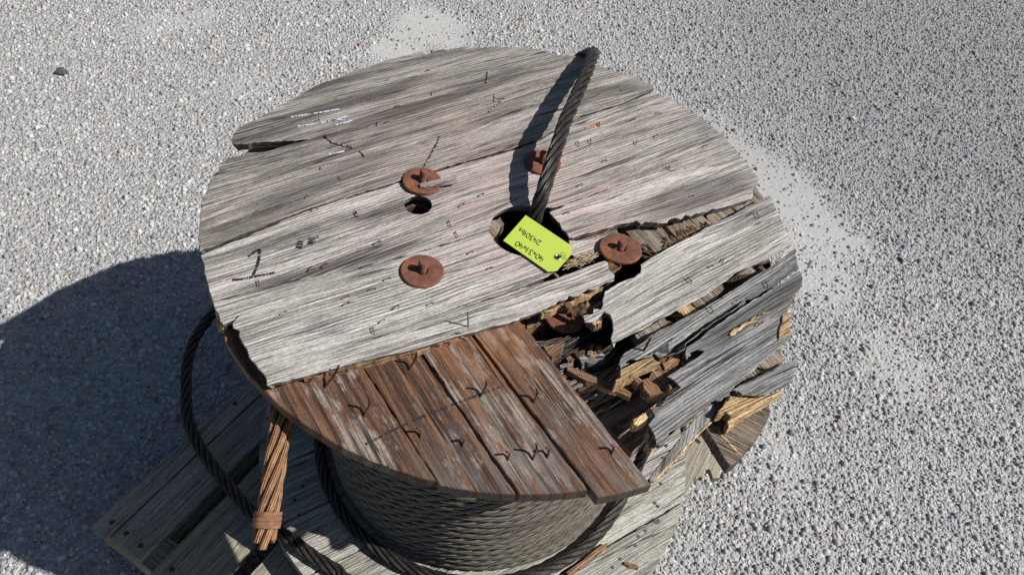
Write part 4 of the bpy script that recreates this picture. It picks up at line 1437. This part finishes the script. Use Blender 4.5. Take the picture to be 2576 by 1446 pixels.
chip('wood_chip', ('M', 1070, 200), ('M', 1170, 230), -0.030, 0.010, 0.006, ROT_WOOD, 'small pink-brown splinter in the gap right of the dull washer', 15)
chip('wood_chip', ('F', 1710, 1355), ('F', 1810, 1390), ZB + 0.004, 0.012, 0.005, ROT_WOOD, 'red-brown chip lying alone on the base flange near the bottom', 16)
chip('wood_chip', ('F', 1285, 1440), ('F', 1580, 1222), ZB + 0.006, 0.014, 0.010, ROT_WOOD, 'long brown splinter along the base flange at the bottom', 17)
chip('wood_chip', ('D', 590, 590), ('D', 622, 622), -0.004, 0.006, 0.004, FRESH, 'small orange sliver in the crack below the tag', 18)

# torn fibres standing in the rotten gap: one mass of shreds
V, Fc = [], []
rng = random.Random(5)
for k in range(70):
    x = rng.uniform(1050, 1640) if k > 15 else rng.uniform(720, 900)
    yc_ = 330 - (x - 800) * 0.36 + rng.uniform(-105, 40)
    a = at('M', x, yc_, ZL + 0.002)
    L = rng.uniform(.008, .026)
    th = math.radians(-90 + rng.gauss(8, 22))
    d = np.array([math.cos(th), math.sin(th), rng.uniform(-.1, .25)])
    w = rng.uniform(.0012, .0035)
    n_ = np.array([-d[1], d[0], 0])
    o = len(V)
    V += [a - n_ * w, a + n_ * w, a + d * L + n_ * w * .4, a + d * L - n_ * w * .4, a - n_ * w + np.array([0, 0, -.004]), a + n_ * w + np.array([0, 0, -.004]), a + d * L + np.array([0, 0, -.003]), a + d * L + np.array([0, 0, -.003])]
    Fc += [(o, o + 1, o + 2, o + 3), (o, o + 3, o + 6, o + 4), (o + 1, o + 5, o + 6, o + 2), (o, o + 4, o + 5, o + 1)]
sh = link('torn_fibres', mesh('torn_fibres', V, Fc), ROT_WOOD, reel)
sh['kind'] = 'stuff'

# dry grass litter by the tag
V, Fc = [], []
for k in range(60):
    x, y = rng.uniform(1780, 2280), 0
    y = 1180 - (x - 1780) * 0.30 + rng.uniform(-80, 70)
    a = at('H', x, y, -0.006 + rng.uniform(0, .006))
    th = rng.gauss(-0.1, 0.6)
    L = rng.uniform(.01, .03)
    d = np.array([math.cos(th), math.sin(th), rng.uniform(-.15, .2)])
    v_, f_ = tube([a - d * L / 2, a + np.array([0, 0, .002]), a + d * L / 2], 0.0006, 4)
    o = len(V)
    V += list(v_)
    Fc += [tuple(i + o for i in q) for q in f_]
tag(link('dry_grass', mesh('dry_grass', V, Fc), STRAW), 'dry straw litter caught in the crack beside the green tag', 'dry grass', kind='stuff')

# dry weed stem at the edge of the fourth board
ws = empty('weed_stem', zup(at('C', 2180, 915), 0.0), 'thin dry weed stem standing at the edge of the pale plank', 'weed')
V, Fc = tube(catmull([at('C', 2188, 905, -0.004), at('C', 2185, 850, 0.012), at('C', 2182, 772, 0.036)], 0.004)[0], [0.0016] * 3 + [0.0012] * 20 if False else 0.0013, 6)
link('stem', mesh('stem', V, Fc), WEED, ws)
V, Fc = tube(catmull([at('C', 2188, 905, -0.002), at('C', 2140, 935, 0.006), at('C', 2110, 925, 0.006), at('C', 2130, 960, -0.01), at('C', 2200, 990, -0.03)], 0.004)[0], 0.0008, 5)
link('root', mesh('root', V, Fc), STRAW, ws)
